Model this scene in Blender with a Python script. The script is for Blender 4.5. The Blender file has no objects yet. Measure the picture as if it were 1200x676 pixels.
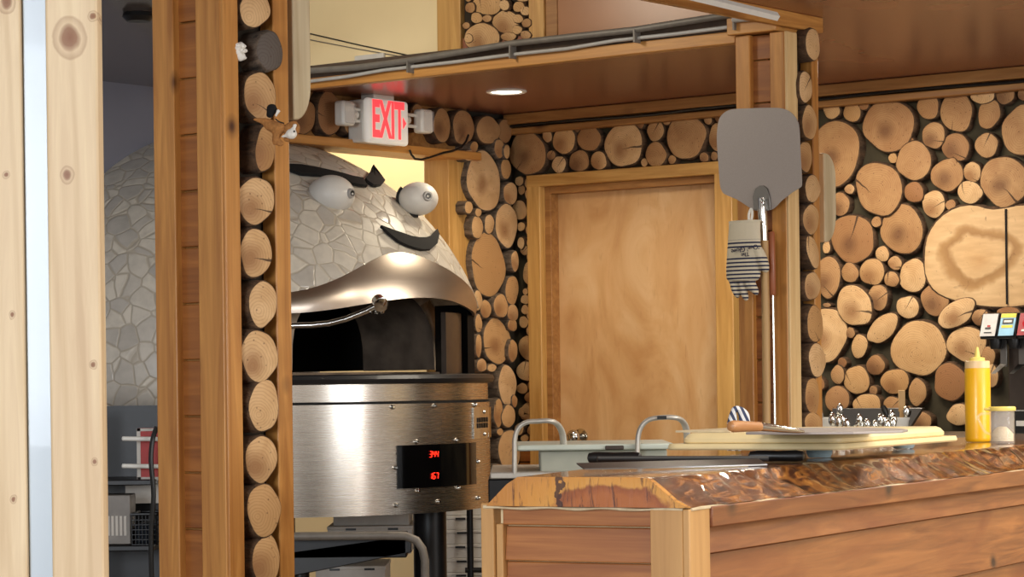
import bpy, bmesh, math, random
from mathutils import Vector, Matrix
random.seed(7)
SC = bpy.context.scene
COL = SC.collection
PI = math.pi
CZ = 1.25            # camera height above the floor

# ------------------------------------------------------------------ survey of the place (pixels of the photo -> real planes)
F = 3050.0; HV = 452.0; ROLL = 0.013
WORLD, P_RIGHT, P_FRONT, P_LEFT, P_DOWN, P_KIT, P_DIN, P_BACK, P_CEIL, P_PANEL, EXPO = .70, 150, 190, 20, 18, 30, 68, 40, 95, 30, 0.0
def ray(u, v):
    du = u - 600.0; dv = v - HV
    return Vector(((du - ROLL*dv)/F, 1.0, -(dv + ROLL*du)/F))
CAM = Vector((0, 0, CZ))
def at(u, v, D): return CAM + ray(u, v)*D
def hit_plane(u, v, p, n):
    r = ray(u, v); t = (p - CAM).dot(n)/r.dot(n)
    return CAM + r*t
class Frame:
    def __init__(s, ox, oy, ang):
        s.o = Vector((ox, oy, 0)); s.ang = ang
        s.ex = Vector((math.cos(ang), math.sin(ang), 0)); s.ey = Vector((-math.sin(ang), math.cos(ang), 0))
    def w(s, x, y, z): return s.o + s.ex*x + s.ey*y + Vector((0, 0, z))
    def loc(s, p):
        d = Vector(p) - s.o; return Vector((d.dot(s.ex), d.dot(s.ey), p[2]))
    def hx(s, u, v, x): return s.loc(hit_plane(u, v, s.w(x, 0, 0), s.ex))
    def hy(s, u, v, y): return s.loc(hit_plane(u, v, s.w(0, y, 0), s.ey))
    def hz(s, u, v, z): return s.loc(hit_plane(u, v, Vector((0, 0, z)), Vector((0, 0, 1))))
KF = Frame(0.0143, 10.9753, math.atan2(-.613, .79))      # kitchen: x along the back wall, y into it
CF = Frame(0.271, 4.13, math.atan2(.882, .471))          # bar: x along the bar away from us, y across it
WF = Frame(0, 0, 0)
CEIL = CZ + 1.135

# ------------------------------------------------------------------ mesh builder
class MB:
    def __init__(s): s.bm = bmesh.new(); s.mi = 0
    def _f(s, vs, smooth=False):
        try:
            f = s.bm.faces.new(vs); f.material_index = s.mi; f.smooth = smooth; return f
        except ValueError: return None
    def box(s, x0, y0, z0, x1, y1, z1):
        if x0 > x1: x0, x1 = x1, x0
        if y0 > y1: y0, y1 = y1, y0
        if z0 > z1: z0, z1 = z1, z0
        v = [s.bm.verts.new(p) for p in [(x0,y0,z0),(x1,y0,z0),(x1,y1,z0),(x0,y1,z0),(x0,y0,z1),(x1,y0,z1),(x1,y1,z1),(x0,y1,z1)]]
        for q in [(3,2,1,0),(4,5,6,7),(0,1,5,4),(1,2,6,5),(2,3,7,6),(3,0,4,7)]: s._f([v[i] for i in q])
        return s
    def hexa(s, p):      # 8 points, bottom loop then top loop
        v = [s.bm.verts.new(q) for q in p]
        for q in [(3,2,1,0),(4,5,6,7),(0,1,5,4),(1,2,6,5),(2,3,7,6),(3,0,4,7)]: s._f([v[i] for i in q])
        return s
    def prism(s, pts, vec):          # planar polygon pushed along vec
        vec = Vector(vec); a = [s.bm.verts.new(p) for p in pts]; b = [s.bm.verts.new(Vector(p)+vec) for p in pts]
        n = len(pts); s._f(a[::-1]); s._f(b)
        for i in range(n): s._f([a[i], a[(i+1)%n], b[(i+1)%n], b[i]])
        return s
    def rings(s, rings, closed=True, cap0=True, cap1=True, smooth=True):
        R = [[s.bm.verts.new(p) for p in r] for r in rings]
        n = len(R[0])
        for a, b in zip(R, R[1:]):
            for i in range(n if closed else n-1): s._f([a[i], a[(i+1)%n], b[(i+1)%n], b[i]], smooth)
        if closed and cap0: s._f(R[0][::-1])
        if closed and cap1: s._f(R[-1])
        return s
    def tube(s, path, r, n=12, cap=True, ry=None, up=None):
        path = [Vector(p) for p in path]; R = []
        rr = r if isinstance(r, (list, tuple)) else [r]*len(path)
        t0 = (path[1]-path[0]).normalized()
        u = Vector(up) if up else (Vector((0,0,1)) if abs(t0.z) < .9 else Vector((1,0,0)))
        for i, p in enumerate(path):
            t = (path[min(i+1, len(path)-1)] - path[max(i-1, 0)]).normalized()
            a = (u - t*u.dot(t)).normalized(); b = t.cross(a); u = a
            q = rr[i]; k = (ry/r if ry else 1)
            R.append([p + a*q*math.cos(2*PI*j/n) + b*q*k*math.sin(2*PI*j/n) for j in range(n)])
        return s.rings(R, True, cap, cap)
    def lathe(s, prof, c=(0,0,0), n=48, a0=0, a1=2*PI, smooth=True):
        c = Vector(c); full = abs(a1-a0-2*PI) < 1e-6; m = n if full else n+1
        R = [[c + Vector((r*math.sin(a0+(a1-a0)*j/n), -r*math.cos(a0+(a1-a0)*j/n), z)) for j in range(m)] for r, z in prof]
        return s.rings(R, full, prof[0][0] > 1e-4, prof[-1][0] > 1e-4, smooth)
    def cyl(s, c, r, z0, z1, n=24, r1=None):
        return s.lathe([(r, z0), (r if r1 is None else r1, z1)], c, n)
    def ell(s, c, rad, rot=None, n=20, m=12):
        c = Vector(c); M = rot or Matrix.Identity(3)
        R = []
        for i in range(m+1):
            t = -PI/2 + PI*min(max(i/m, .004), .996)
            R.append([c + M @ Vector((rad[0]*math.cos(t)*math.cos(2*PI*j/n), rad[1]*math.cos(t)*math.sin(2*PI*j/n), rad[2]*math.sin(t))) for j in range(n)])
        return s.rings(R)
    def grid(s, rows, smooth=True): return s.rings(rows, False, False, False, smooth)
    def shell(s, rows, off):        # grid with thickness: rows of points, off(point) gives the back point
        n = len(rows[0])
        A = [[s.bm.verts.new(p) for p in r] for r in rows]; B = [[s.bm.verts.new(off(Vector(p))) for p in r] for r in rows]
        for i in range(len(rows)-1):
            for j in range(n-1):
                s._f([A[i][j], A[i][j+1], A[i+1][j+1], A[i+1][j]], True); s._f([B[i][j], B[i+1][j], B[i+1][j+1], B[i][j+1]], True)
        loop = [(0, j) for j in range(n)] + [(i, n-1) for i in range(1, len(rows))] + [(len(rows)-1, j) for j in range(n-2, -1, -1)] + [(i, 0) for i in range(len(rows)-2, 0, -1)]
        for k in range(len(loop)):
            a, b = loop[k], loop[(k+1) % len(loop)]
            s._f([A[a[0]][a[1]], A[b[0]][b[1]], B[b[0]][b[1]], B[a[0]][a[1]]])
        return s

def mesh_obj(name, mb, mats, parent=None, base=Vector((0,0,0)), bevel=0, smooth=False, seg=2, recalc=True):
    bm = mb.bm
    if base.length: bmesh.ops.translate(bm, verts=bm.verts, vec=-base)
    if recalc: bmesh.ops.recalc_face_normals(bm, faces=bm.faces)
    me = bpy.data.meshes.new(name); bm.to_mesh(me); bm.free()
    me.set_sharp_from_angle(angle=math.radians(42))
    if not isinstance(mats, (list, tuple)): mats = [mats]
    for m in mats: me.materials.append(m)
    if smooth:
        for p in me.polygons: p.use_smooth = True
    o = bpy.data.objects.new(name, me); COL.objects.link(o)
    if parent: o.parent = parent
    if bevel:
        md = o.modifiers.new('bevel', 'BEVEL'); md.width = bevel; md.segments = seg; md.limit_method = 'ANGLE'; md.angle_limit = math.radians(40)
    return o
def tag(o, label, cat, group=None):
    o['label'] = label; o['category'] = cat
    if group: o['group'] = group
    return o
class Thing:
    def __init__(s, name, label, cat, base, frame=WF, group=None):
        s.f = frame; s.base = Vector(base)
        s.e = bpy.data.objects.new(name, None); COL.objects.link(s.e)
        s.e.empty_display_size = .05
        s.e.location = frame.w(*base); s.e.rotation_euler = (0, 0, frame.ang)
        s.mw = Matrix.Translation(s.e.location) @ Matrix.Rotation(frame.ang, 4, 'Z')
        tag(s.e, label, cat, group)
    def part(s, name, mb, mat, parent=None, bevel=0, smooth=False, label=None, seg=2):
        o = mesh_obj(name, mb, mat, parent or s.e, s.base, bevel, smooth, seg)
        if label: o['label'] = label
        return o
def solo(name, label, cat, mb, mat, base, frame=WF, group=None, bevel=0, smooth=False):
    o = mesh_obj(name, mb, mat, None, Vector(base), bevel, smooth)
    o.location = frame.w(*base); o.rotation_euler = (0, 0, frame.ang)
    return tag(o, label, cat, group)
def struct(name, mb, mat, frame=WF, parent=None, bevel=0):
    o = mesh_obj(name, mb, mat, parent, Vector((0,0,0)), bevel)
    if not parent:
        o.location = frame.o; o.rotation_euler = (0, 0, frame.ang); o['kind'] = 'structure'
    return o
def text_mesh(s, size, bold=0):
    cu = bpy.data.curves.new('lettering', 'FONT'); cu.body = s; cu.size = size; cu.align_x = 'CENTER'; cu.align_y = 'CENTER'; cu.extrude = .0008; cu.offset = bold
    t = bpy.data.objects.new('lettering', cu); COL.objects.link(t)
    bpy.context.view_layer.update()
    me = bpy.data.meshes.new_from_object(t.evaluated_get(bpy.context.evaluated_depsgraph_get()))
    bpy.data.objects.remove(t); bpy.data.curves.remove(cu)
    return me
def text_obj(name, s, size, mat, parent, M, sx=1.0, bold=0):
    me = text_mesh(s, size, bold); me.materials.clear(); me.materials.append(mat)
    me.transform(Matrix.Scale(sx, 4, (1,0,0)))
    o = bpy.data.objects.new(name, me); COL.objects.link(o); o.parent = parent; o.matrix_local = M
    return o

# ------------------------------------------------------------------ materials
def lin(c): return c/12.92 if c <= .04045 else ((c+.055)/1.055)**2.4
def rgb(h): h = h.lstrip('#'); return tuple(lin(int(h[i:i+2], 16)/255) for i in (0,2,4)) + (1,)
class NT:
    def __init__(s, name):
        s.m = bpy.data.materials.new(name); s.m.use_nodes = True; s.t = s.m.node_tree; s.b = s.t.nodes['Principled BSDF']
        s.tc = None
    def n(s, typ, **kw):
        x = s.t.nodes.new('ShaderNode'+typ)
        for k, v in kw.items():
            if k.startswith('_'): setattr(x, k[1:], v)
            else:
                key = k.replace('__', ' ')
                x.inputs[key].default_value = v
        return x
    def l(s, a, b): s.t.links.new(a, b)
    def obj(s, rnd=True, spread=7.0):
        tc = s.n('TexCoord')
        if not rnd: return tc.outputs['Object']
        oi = s.n('ObjectInfo'); m = s.n('VectorMath', _operation='MULTIPLY_ADD')
        cb = s.n('CombineXYZ'); mm = s.n('Math', _operation='MULTIPLY'); mm.inputs[1].default_value = spread
        s.l(oi.outputs['Random'], mm.inputs[0])
        for k in 'XYZ': s.l(mm.outputs[0], cb.inputs[k])
        ad = s.n('VectorMath', _operation='ADD'); s.l(tc.outputs['Object'], ad.inputs[0]); s.l(cb.outputs[0], ad.inputs[1])
        return ad.outputs[0]
    def map(s, vec, scale=(1,1,1), rot=(0,0,0)):
        mp = s.n('Mapping'); mp.inputs['Scale'].default_value = scale; mp.inputs['Rotation'].default_value = rot
        s.l(vec, mp.inputs['Vector']); return mp.outputs[0]
    def noise(s, vec, scale, detail=4, dist=0, rough=.5):
        x = s.n('TexNoise', Scale=scale, Detail=detail, Distortion=dist, Roughness=rough); s.l(vec, x.inputs['Vector']); return x.outputs['Fac']
    def ramp(s, fac, stops, interp='LINEAR'):
        r = s.n('ValToRGB'); e = r.color_ramp; e.interpolation = interp
        while len(e.elements) < len(stops): e.elements.new(.5)
        for el, (p, c) in zip(e.elements, stops):
            el.position = p; el.color = c if len(c) == 4 else tuple(c)+(1,)
        s.l(fac, r.inputs['Fac']); return r.outputs['Color']
    def mix(s, fac, a, b, mode='MIX'):
        x = s.n('Mix', _data_type='RGBA', _blend_type=mode)
        for sock, val in ((x.inputs[0], fac), (x.inputs[6], a), (x.inputs[7], b)):
            if hasattr(val, 'links'): s.l(val, sock)
            else: sock.default_value = val
        return x.outputs[2]
    def math(s, op, a, b=0, c=None):
        x = s.n('Math', _operation=op)
        for i, val in enumerate((a, b) if c is None else (a, b, c)):
            if hasattr(val, 'links'): s.l(val, x.inputs[i])
            else: x.inputs[i].default_value = val
        return x.outputs[0]
    def set(s, **kw):
        for k, v in kw.items():
            k = k.replace('__', ' ')
            if hasattr(v, 'links'): s.l(v, s.b.inputs[k])
            else: s.b.inputs[k].default_value = v
    def bump(s, h, strength=.3, dist=.01):
        x = s.n('Bump', Strength=strength, Distance=dist); s.l(h, x.inputs['Height']); s.l(x.outputs[0], s.b.inputs['Normal'])
G0 = (0,0,0,1); G1 = (1,1,1,1)
def board_knot(name, knots):
    m = wood(name, '#cbb08a', '#e2cda8', 'z', .5, 0, 0); t = NT.__new__(NT); t.m = m; t.t = m.node_tree; t.b = t.t.nodes['Principled BSDF']
    v = t.obj(False); c = t.b.inputs['Base Color'].links[0].from_socket
    nz = t.n('TexNoise', Scale=25, Detail=3); t.l(v, nz.inputs['Vector'])
    w = t.n('VectorMath', _operation='MULTIPLY_ADD'); t.l(nz.outputs['Color'], w.inputs[0]); w.inputs[1].default_value = (.012,0,.012); t.l(v, w.inputs[2])
    for x, z, r in knots:
        d = t.n('VectorMath', _operation='SUBTRACT'); t.l(w.outputs[0], d.inputs[0]); d.inputs[1].default_value = (x+.006, 0, z+.006)
        ln = t.n('VectorMath', _operation='LENGTH'); t.l(t.map(d.outputs[0], (1/r, 0, .8/r)), ln.inputs[0])
        k = t.ramp(t.math('MULTIPLY', ln.outputs['Value'], .4), [(.0, (.95,)*3+(1,)), (.3, (.85,)*3+(1,)), (.42, (.5,)*3+(1,)), (.5, (.12,)*3+(1,)), (.72, (.4,)*3+(1,)), (.8, G0)])
        c = t.mix(k, c, rgb('#7d4a26'))
    t.set(Base__Color=c); return m
def plain(name, h, rough=.5, metal=0, coat=0, var=.12, scale=30, bump=0, **kw):
    t = NT(name); v = t.obj(); n = t.noise(v, scale, 3)
    c = rgb(h); a = tuple(x*(1-var) for x in c[:3])+(1,); b = tuple(min(1, x*(1+var)) for x in c[:3])+(1,)
    t.set(Base__Color=t.ramp(n, [(.3, a), (.7, b)]), Roughness=rough, Metallic=metal, Coat__Weight=coat, **kw)
    if bump: t.bump(n, bump, .004)
    return t.m
def wood(name, dark, light, axis='z', rough=.45, coat=0.0, knots=1.0, knotcol='#4a2411', grain=1.0, mottled=0.0, stain='#6b3512'):
    t = NT(name); v = t.obj()
    sc = [9*grain]*3; i = 'xyz'.index(axis); sc[i] = .55*grain
    w = t.map(v, sc)
    n = t.noise(w, 3.2, 6, 1.1, .6)
    base = t.ramp(n, [(.34, rgb(dark)), (.52, tuple((x+y)/2 for x, y in zip(rgb(dark), rgb(light)))), (.68, rgb(light))])
    wv = t.n('TexWave', _wave_type='BANDS', _bands_direction='DIAGONAL', Scale=1.6, Distortion=7, Detail=3, Detail__Scale=1.2); t.l(w, wv.inputs['Vector'])
    wf = t.ramp(wv.outputs['Fac'], [(0, (.80,.74,.66,1)), (.45, G1)])
    c = t.mix(.55, base, wf, 'MULTIPLY')
    big = t.noise(t.map(v, [2.2 if k != i else .7 for k in range(3)]), 1.5, 2)
    c = t.mix(t.ramp(big, [(.35, G0), (.75, (.45,)*3+(1,))]), c, rgb(light))
    if mottled:
        mn = t.noise(t.map(v, [1.5 if k != i else .6 for k in range(3)]), 5, 5, .8)
        c = t.mix(t.ramp(mn, [(.48, G0), (.72, (mottled,)*3+(1,))]), c, rgb(stain))
    if knots:
        kv = t.n('TexVoronoi', _feature='F1', Scale=1.0, Randomness=1.0)
        t.l(t.map(v, [5.5*knots if k != i else 4.0*knots for k in range(3)]), kv.inputs['Vector'])
        kk = t.ramp(kv.outputs['Distance'], [(.04, G1), (.085, (.4,)*3+(1,)), (.14, G0)])
        c = t.mix(kk, c, rgb(knotcol))
    t.set(Base__Color=c, Roughness=t.math('MULTIPLY_ADD', n, .25, rough-.1), Coat__Weight=coat, Coat__Roughness=.15)
    t.bump(n, .12, .003)
    return t.m
def end_grain(name, c1, c2, heart, rim):
    t = NT(name); tc = t.n('TexCoord'); P = tc.outputs['Object']; oi = t.n('ObjectInfo'); rn = oi.outputs['Random']
    v = t.obj()
    off = t.n('VectorMath', _operation='MULTIPLY_ADD')
    nz = t.n('TexNoise', Scale=9, Detail=3); t.l(v, nz.inputs['Vector'])
    t.l(nz.outputs['Color'], off.inputs[0]); off.inputs[1].default_value = (.035,.035,0)
    t.l(P, off.inputs[2])
    wv = t.n('TexWave', _wave_type='RINGS', _rings_direction='Z', Scale=42, Distortion=1.2, Detail=2, Detail__Scale=1.5); t.l(off.outputs[0], wv.inputs['Vector'])
    ramp = t.ramp(rn, [(0, rgb(c1)), (.35, rgb(c2)), (.6, rgb(c1)), (.8, rgb(heart)), (1, rgb(c2))])
    n = t.noise(v, 14, 5, .5, .65)
    c = t.mix(t.ramp(n, [(.35, (.55,)*3+(1,)), (.65, G0)]), ramp, rgb(heart))
    c = t.mix(.38, c, t.ramp(wv.outputs['Fac'], [(0, (.62,.5,.4,1)), (.5, G1)]), 'MULTIPLY')
    # heart wood blotch
    ln = t.n('VectorMath', _operation='LENGTH'); t.l(off.outputs[0], ln.inputs[0])
    hr = t.math('GREATER_THAN', t.math('FRACT', t.math('MULTIPLY', rn, 17.3)), .55)
    hz = t.ramp(ln.outputs['Value'], [(.012, (.75,)*3+(1,)), (.05, G0)])
    c = t.mix(t.mix(1.0, hz, hr, 'MULTIPLY'), c, rgb(rim))
    # radial crack
    vr = t.n('VectorRotate', _rotation_type='Z_AXIS'); t.l(off.outputs[0], vr.inputs['Vector']); t.l(t.math('MULTIPLY', rn, 61.0), vr.inputs['Angle'])
    sp = t.n('SeparateXYZ'); t.l(vr.outputs[0], sp.inputs[0])
    w = t.math('LESS_THAN', t.math('ABSOLUTE', sp.outputs['Y']), t.math('MULTIPLY', t.math('SUBTRACT', sp.outputs['X'], .008), .05))
    g = t.math('GREATER_THAN', t.math('FRACT', t.math('MULTIPLY', rn, 7.7)), .45)
    c = t.mix(t.math('MULTIPLY', t.math('MULTIPLY', w, g), .85), c, rgb('#2b170b'))
    sp2 = t.n('TexVoronoi', Scale=55); t.l(v, sp2.inputs['Vector'])
    c = t.mix(t.ramp(sp2.outputs['Distance'], [(.08, (.6,)*3+(1,)), (.16, G0)]), c, rgb('#4b2a14'))
    t.set(Base__Color=c, Roughness=.75); t.bump(n, .25, .004)
    return t.m
def burr():
    t = NT('figured_burr_slab'); v = t.obj(False)
    nz = t.n('TexNoise', Scale=5, Detail=4); t.l(v, nz.inputs['Vector'])
    w = t.n('VectorMath', _operation='MULTIPLY_ADD'); t.l(nz.outputs['Color'], w.inputs[0]); w.inputs[1].default_value = (.17,.17,0); t.l(v, w.inputs[2])
    a = t.n('VectorMath', _operation='ADD'); t.l(w.outputs[0], a.inputs[0]); a.inputs[1].default_value = (.06-.085, -.085, 0)
    ln = t.n('VectorMath', _operation='LENGTH'); t.l(t.map(a.outputs[0], (.8,1.15,0)), ln.inputs[0])
    c = t.ramp(ln.outputs['Value'], [(.0, rgb('#c69a66')), (.05, rgb('#d9b280')), (.085, rgb('#d9b483')), (.10, rgb('#a17849')), (.118, rgb('#b08755')), (.14, rgb('#dcb888')), (.3, rgb('#cfa775'))])
    n = t.noise(v, 22, 5, 1.0, .65)
    c = t.mix(t.ramp(n, [(.62, G0), (.78, (.8,)*3+(1,))]), c, rgb('#4d2f18'))
    n2 = t.noise(t.map(v, (6,30,6)), 1.5, 4)
    c = t.mix(t.ramp(n2, [(.4, (.3,)*3+(1,)), (.65, G0)]), c, rgb('#a97d50'))
    t.set(Base__Color=c, Roughness=.7); t.bump(n, .2, .004); return t.m
M_burr = burr
def bark(name, c1, c2):
    t = NT(name); v = t.obj(); w = t.map(v, (30,30,9)); n = t.noise(w, 1.5, 6, .6, .7)
    t.set(Base__Color=t.ramp(n, [(.3, rgb(c1)), (.7, rgb(c2))]), Roughness=.9); t.bump(n, .9, .012)
    return t.m
def steel(name, h='#b9b2aa', rough=.24, axis=2, k=.12):
    t = NT(name); v = t.obj(False); s = [3,3,3]; s[axis] = 160
    n = t.noise(t.map(v, s), 2.0, 4)
    n2 = t.noise(v, 3.0, 3)
    c = rgb(h); t.set(Base__Color=t.ramp(n2, [(.3, tuple(x*.85 for x in c[:3])+(1,)), (.7, c)]), Metallic=1.0, Roughness=t.math('MULTIPLY_ADD', n, k, rough-k/2))
    t.bump(n, .04, .001)
    return t.m
M = {}
def ply():
    t = NT('plywood_sheet'); v = t.obj(False)
    n = t.noise(t.map(v, (3.2,3.2,1.1)), 1.6, 5, 1.6, .55)
    c = t.ramp(n, [(.3, rgb('#c99660')), (.5, rgb('#d9ab76')), (.68, rgb('#e4bd8c'))])
    wv = t.n('TexWave', _wave_type='BANDS', _bands_direction='X', Scale=1.1, Distortion=9, Detail=3, Detail__Scale=.9); t.l(t.map(v, (1,1,.35)), wv.inputs['Vector'])
    c = t.mix(.25, c, t.ramp(wv.outputs['Fac'], [(0, (.80,.70,.6,1)), (.5, G1)]), 'MULTIPLY')
    f = t.noise(t.map(v, (40,40,6)), 2, 4)
    c = t.mix(t.ramp(f, [(.62, G0), (.75, (.35,)*3+(1,))]), c, rgb('#b27c4a'))
    t.set(Base__Color=c, Roughness=.36, Coat__Weight=.25, Coat__Roughness=.2); return t.m
M['pine']   = wood('honey_pine', '#a4672b', '#d4984f', 'z', .42, .15, 1.0)
M['pine_x'] = wood('honey_pine_across', '#a86b2f', '#d49a52', 'x', .42, .15, .9)
M['pine_y'] = wood('honey_pine_lengthwise', '#a86b2f', '#d49a52', 'y', .42, .15, .9)
M['litboard'] = wood('lit_side_pine', '#c79a62', '#e6c792', 'z', .5, 0, .8, '#6e3f20', .8)  # paler pine paints the stronger light onto the post's side board
M['plank'] = wood('recessed_pine_planks', '#7c4518', '#ab6b30', 'x', .45, .1, .9)
M['plank_y'] = wood('recessed_pine_boarding', '#7c4518', '#ab6b30', 'y', .45, .1, .9)
M['cleat'] = wood('weathered_board', '#b9a684', '#d9c9a6', 'z', .6, 0, 0, '#6e3f20', .7)
M['trimwood'] = wood('aged_trim', '#8a5a2c', '#b5834a', 'x', .5, 0, .6)
M['ply'] = ply()
M['frame'] = wood('door_frame_pine', '#b3813f', '#d6a862', 'z', .45, .1, .35)
M['frame_x'] = wood('door_head_pine', '#b3813f', '#d6a862', 'x', .45, .1, .35)
M['cedar'] = wood('cedar_planks', '#6b3a1b', '#a56c3b', 'x', .42, .15, 1.1, '#33150a', 1.5, .65, '#74391b')
M['cedar_y'] = wood('cedar_panel', '#84491f', '#b4763c', 'y', .42, .15, 0, '#3d1a0a', 1.4, .45, '#84481f')
M['cedar_z'] = wood('cedar_post', '#a87a44', '#c79b62', 'z', .5, .05, .8, '#4a2c14', .8)
M['end'] = end_grain('cut_log_end', '#dfba8a', '#cfa571', '#b98c58', '#8f6038')
M['end_dark'] = end_grain('dark_cut_log_end', '#c39a6a', '#b08556', '#98683f', '#6a4428')
M['burr'] = burr()
M['end_grey'] = end_grain('weathered_grey_log_end', '#7d746a', '#6c625a', '#5a5048', '#3c342e')
M['bark'] = bark('log_bark', '#2c1d12', '#71543a')
M['bark_grey'] = bark('greyed_log_bark', '#2a211a', '#857260')
M['mortar'] = plain('log_wall_mortar', '#2e261b', .95, 0, 0, .5, 12, .8)
M['mortar_sage'] = plain('sage_mortar', '#3b3424', .95, 0, 0, .6, 7, .8)
M['cream'] = plain('cream_wall_paint', '#efd9ab', .6, 0, 0, .03, 4)
M['greywall'] = plain('grey_wall_paint', '#74747f', .7, 0, 0, .04, 4)
M['greyceil'] = plain('grey_ceiling_paint', '#8a8684', .7, 0, 0, .04, 4)
M['white'] = plain('white_paint', '#e9e9e4', .45, 0, 0, .03)
M['whitestrip'] = plain('cool_white_gloss_paint', '#b9c7d2', .3, 0, .2, .03, 6)
M['whiteplastic'] = plain('white_plastic', '#e4e2da', .35, 0, .1, .03)
M['black'] = plain('black_plastic', '#121212', .4, 0, 0, .2)
M['matte'] = plain('matte_black_metal', '#0b0b0c', .9, 0, 0, .2)
M['blackmetal'] = plain('black_powder_coat', '#131315', .38, .3, 0, .2)
M['dark'] = plain('dark_interior_brick', '#1b1512', .95, 0, 0, .3)
M['soot'] = plain('sooty_oven_stone', '#6f6052', .95, 0, 0, .45, 9, .4)
M['stone'] = plain('pale_oven_stone', '#b7a28a', .9, 0, 0, .3, 14, .3)
M['steel'] = steel('brushed_steel', '#d2cac0', .27)
M['steel_h'] = steel('brushed_hood_steel', '#c0b4a8', .36, 2)
M['steel_d'] = steel('dull_steel', '#8d8a86', .38, 0)
M['chrome'] = steel('polished_steel', '#d6d6d2', .12, 0, .05)
M['alu'] = plain('aluminium_tube', '#c2beb4', .38, .45, 0, .06)
M['rubber'] = plain('black_rubber_edge', '#17171a', .45, 0, .1, .15)
M['sage'] = plain('sage_grey_plastic', '#a9ab9c', .5, 0, 0, .05)
M['lidwhite'] = plain('pale_green_white_plastic', '#c3cbbf', .35, 0, 0, .12, 9)
M['cream_board'] = plain('cream_cutting_board_plastic', '#e8d3a0', .5, 0, .05, .05, 20)
M['blue'] = plain('dusty_blue_rubber', '#8fa3a8', .6, 0, 0, .1)
M['mustard'] = plain('yellow_mustard', '#f2b705', .35, 0, .2, .02)
M['yellowcap'] = plain('pale_yellow_cap', '#f0d873', .45, 0, 0, .03)
M['peelgrey'] = plain('anodised_peel_blade', '#a39a94', .5, .15, 0, .04, 400)
M['handlewood'] = wood('turned_pole', '#a27a4c', '#c4a06c', 'z', .5, 0, 0)
M['redwood'] = wood('reddish_handle_wood', '#8a4a2a', '#b06a44', 'z', .45, .2, 0)
M['beech'] = wood('beech_handle_x', '#a8703c', '#c99560', 'x', .45, .1, 0)
M['red'] = plain('red_card', '#b3241f', .5, 0, 0, .05)
M['card'] = plain('white_card', '#cfcac2', .7, 0, 0, .04)
M['grey'] = plain('grey_conduit', '#7d776f', .5, .2, 0, .1)
M['cable'] = plain('light_grey_cable', '#b8b6b2', .4, 0, 0, .06)
M['bronze'] = plain('dark_grey_steel_panel', '#4c433d', .35, .6, 0, .1)
M['tan'] = plain('tan_plush', '#a5713d', .95, 0, 0, .2, 150, .5)
M['whiteplush'] = plain('white_plush', '#ece8de', .95, 0, 0, .05, 150, .5)
M['blackplush'] = plain('black_plush', '#0d0d0e', .95, 0, 0, .3, 150, .5)
M['floor'] = plain('brown_floor', '#8a7764', .5, 0, 0, .2, 3)
M['eyewhite'] = plain('eye_white_enamel', '#d6d4cf', .5, 0, .1, .02)
M['cheese'] = plain('grated_cheese', '#e6d6b4', .9, 0, 0, .15, 300, .9)
def emis(name, h, s):
    t = NT(name); t.set(Base__Color=rgb(h), Emission__Color=rgb(h), Emission__Strength=s); return t.m
M['led'] = emis('red_display_digits', '#ff2a18', 2.5)
M['exitred'] = emis('lit_red_letters', '#ff3b40', 1.5)
M['exitface'] = emis('lit_exit_face', '#e9e4da', .28)
M['lamp'] = emis('downlight_lens', '#fff4dc', 14)
def glossy_ceiling(name, h, rough, ior=1.55):
    t = NT(name); v = t.obj(False); n = t.noise(v, 1.6, 3); c = rgb(h)
    t.set(Base__Color=t.ramp(n, [(.3, tuple(x*.85 for x in c[:3])+(1,)), (.7, tuple(x*1.15 for x in c[:3])+(1,))]), Roughness=rough, IOR=ior)
    return t.m
M['ceil'] = glossy_ceiling('brown_satin_ceiling', '#93604a', .26, 1.45)
M['tanreflect'] = glossy_ceiling('tan_door_reflection', '#a9744c', .3, 1.45)  # tan of the door's reflection put into the panel colour
M['ceilgloss'] = glossy_ceiling('grey_brown_gloss_ceiling', '#6f6763', .12, 1.6)
def clear(name, h, rough=.05):
    t = NT(name); t.set(Base__Color=rgb(h), Roughness=rough, Alpha=.16); return t.m
M['clear'] = clear('clear_plastic', '#f4ece0', .08)
M['lens'] = clear('faceted_lamp_lens', '#e8e8ea', .2)
def mosaic():
    t = NT('broken_tile_mosaic'); v = t.obj(False)
    nz = t.n('TexNoise', Scale=6, Detail=2); t.l(v, nz.inputs['Vector'])
    w = t.n('VectorMath', _operation='MULTIPLY_ADD'); t.l(nz.outputs['Color'], w.inputs[0]); w.inputs[1].default_value = (.05,.05,.05); t.l(v, w.inputs[2])
    e = t.n('TexVoronoi', _feature='DISTANCE_TO_EDGE', Scale=14.5); f = t.n('TexVoronoi', _feature='F1', Scale=14.5)
    t.l(w.outputs[0], e.inputs['Vector']); t.l(w.outputs[0], f.inputs['Vector'])
    bw = t.n('RGBToBW'); t.l(f.outputs['Color'], bw.inputs[0])
    tile = t.ramp(bw.outputs[0], [(.2, rgb('#b9b3aa')), (.5, rgb('#c8c1b5')), (.8, rgb('#d6cebf'))])
    tile = t.mix(t.ramp(t.noise(v, 25, 5), [(.4, G0), (.75, (.35,)*3+(1,))]), tile, rgb('#8d877f'))
    g = t.ramp(e.outputs['Distance'], [(.02, G1), (.06, G0)])
    t.set(Base__Color=t.mix(g, tile, rgb('#b5ab9b')), Roughness=t.ramp(bw.outputs[0], [(.25, (.15,)*3+(1,)), (.4, (.45,)*3+(1,))]))
    t.bump(t.ramp(e.outputs['Distance'], [(.0, G0), (.07, G1)]), .35, .008)
    return t.m
M['mosaic'] = mosaic()
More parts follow.
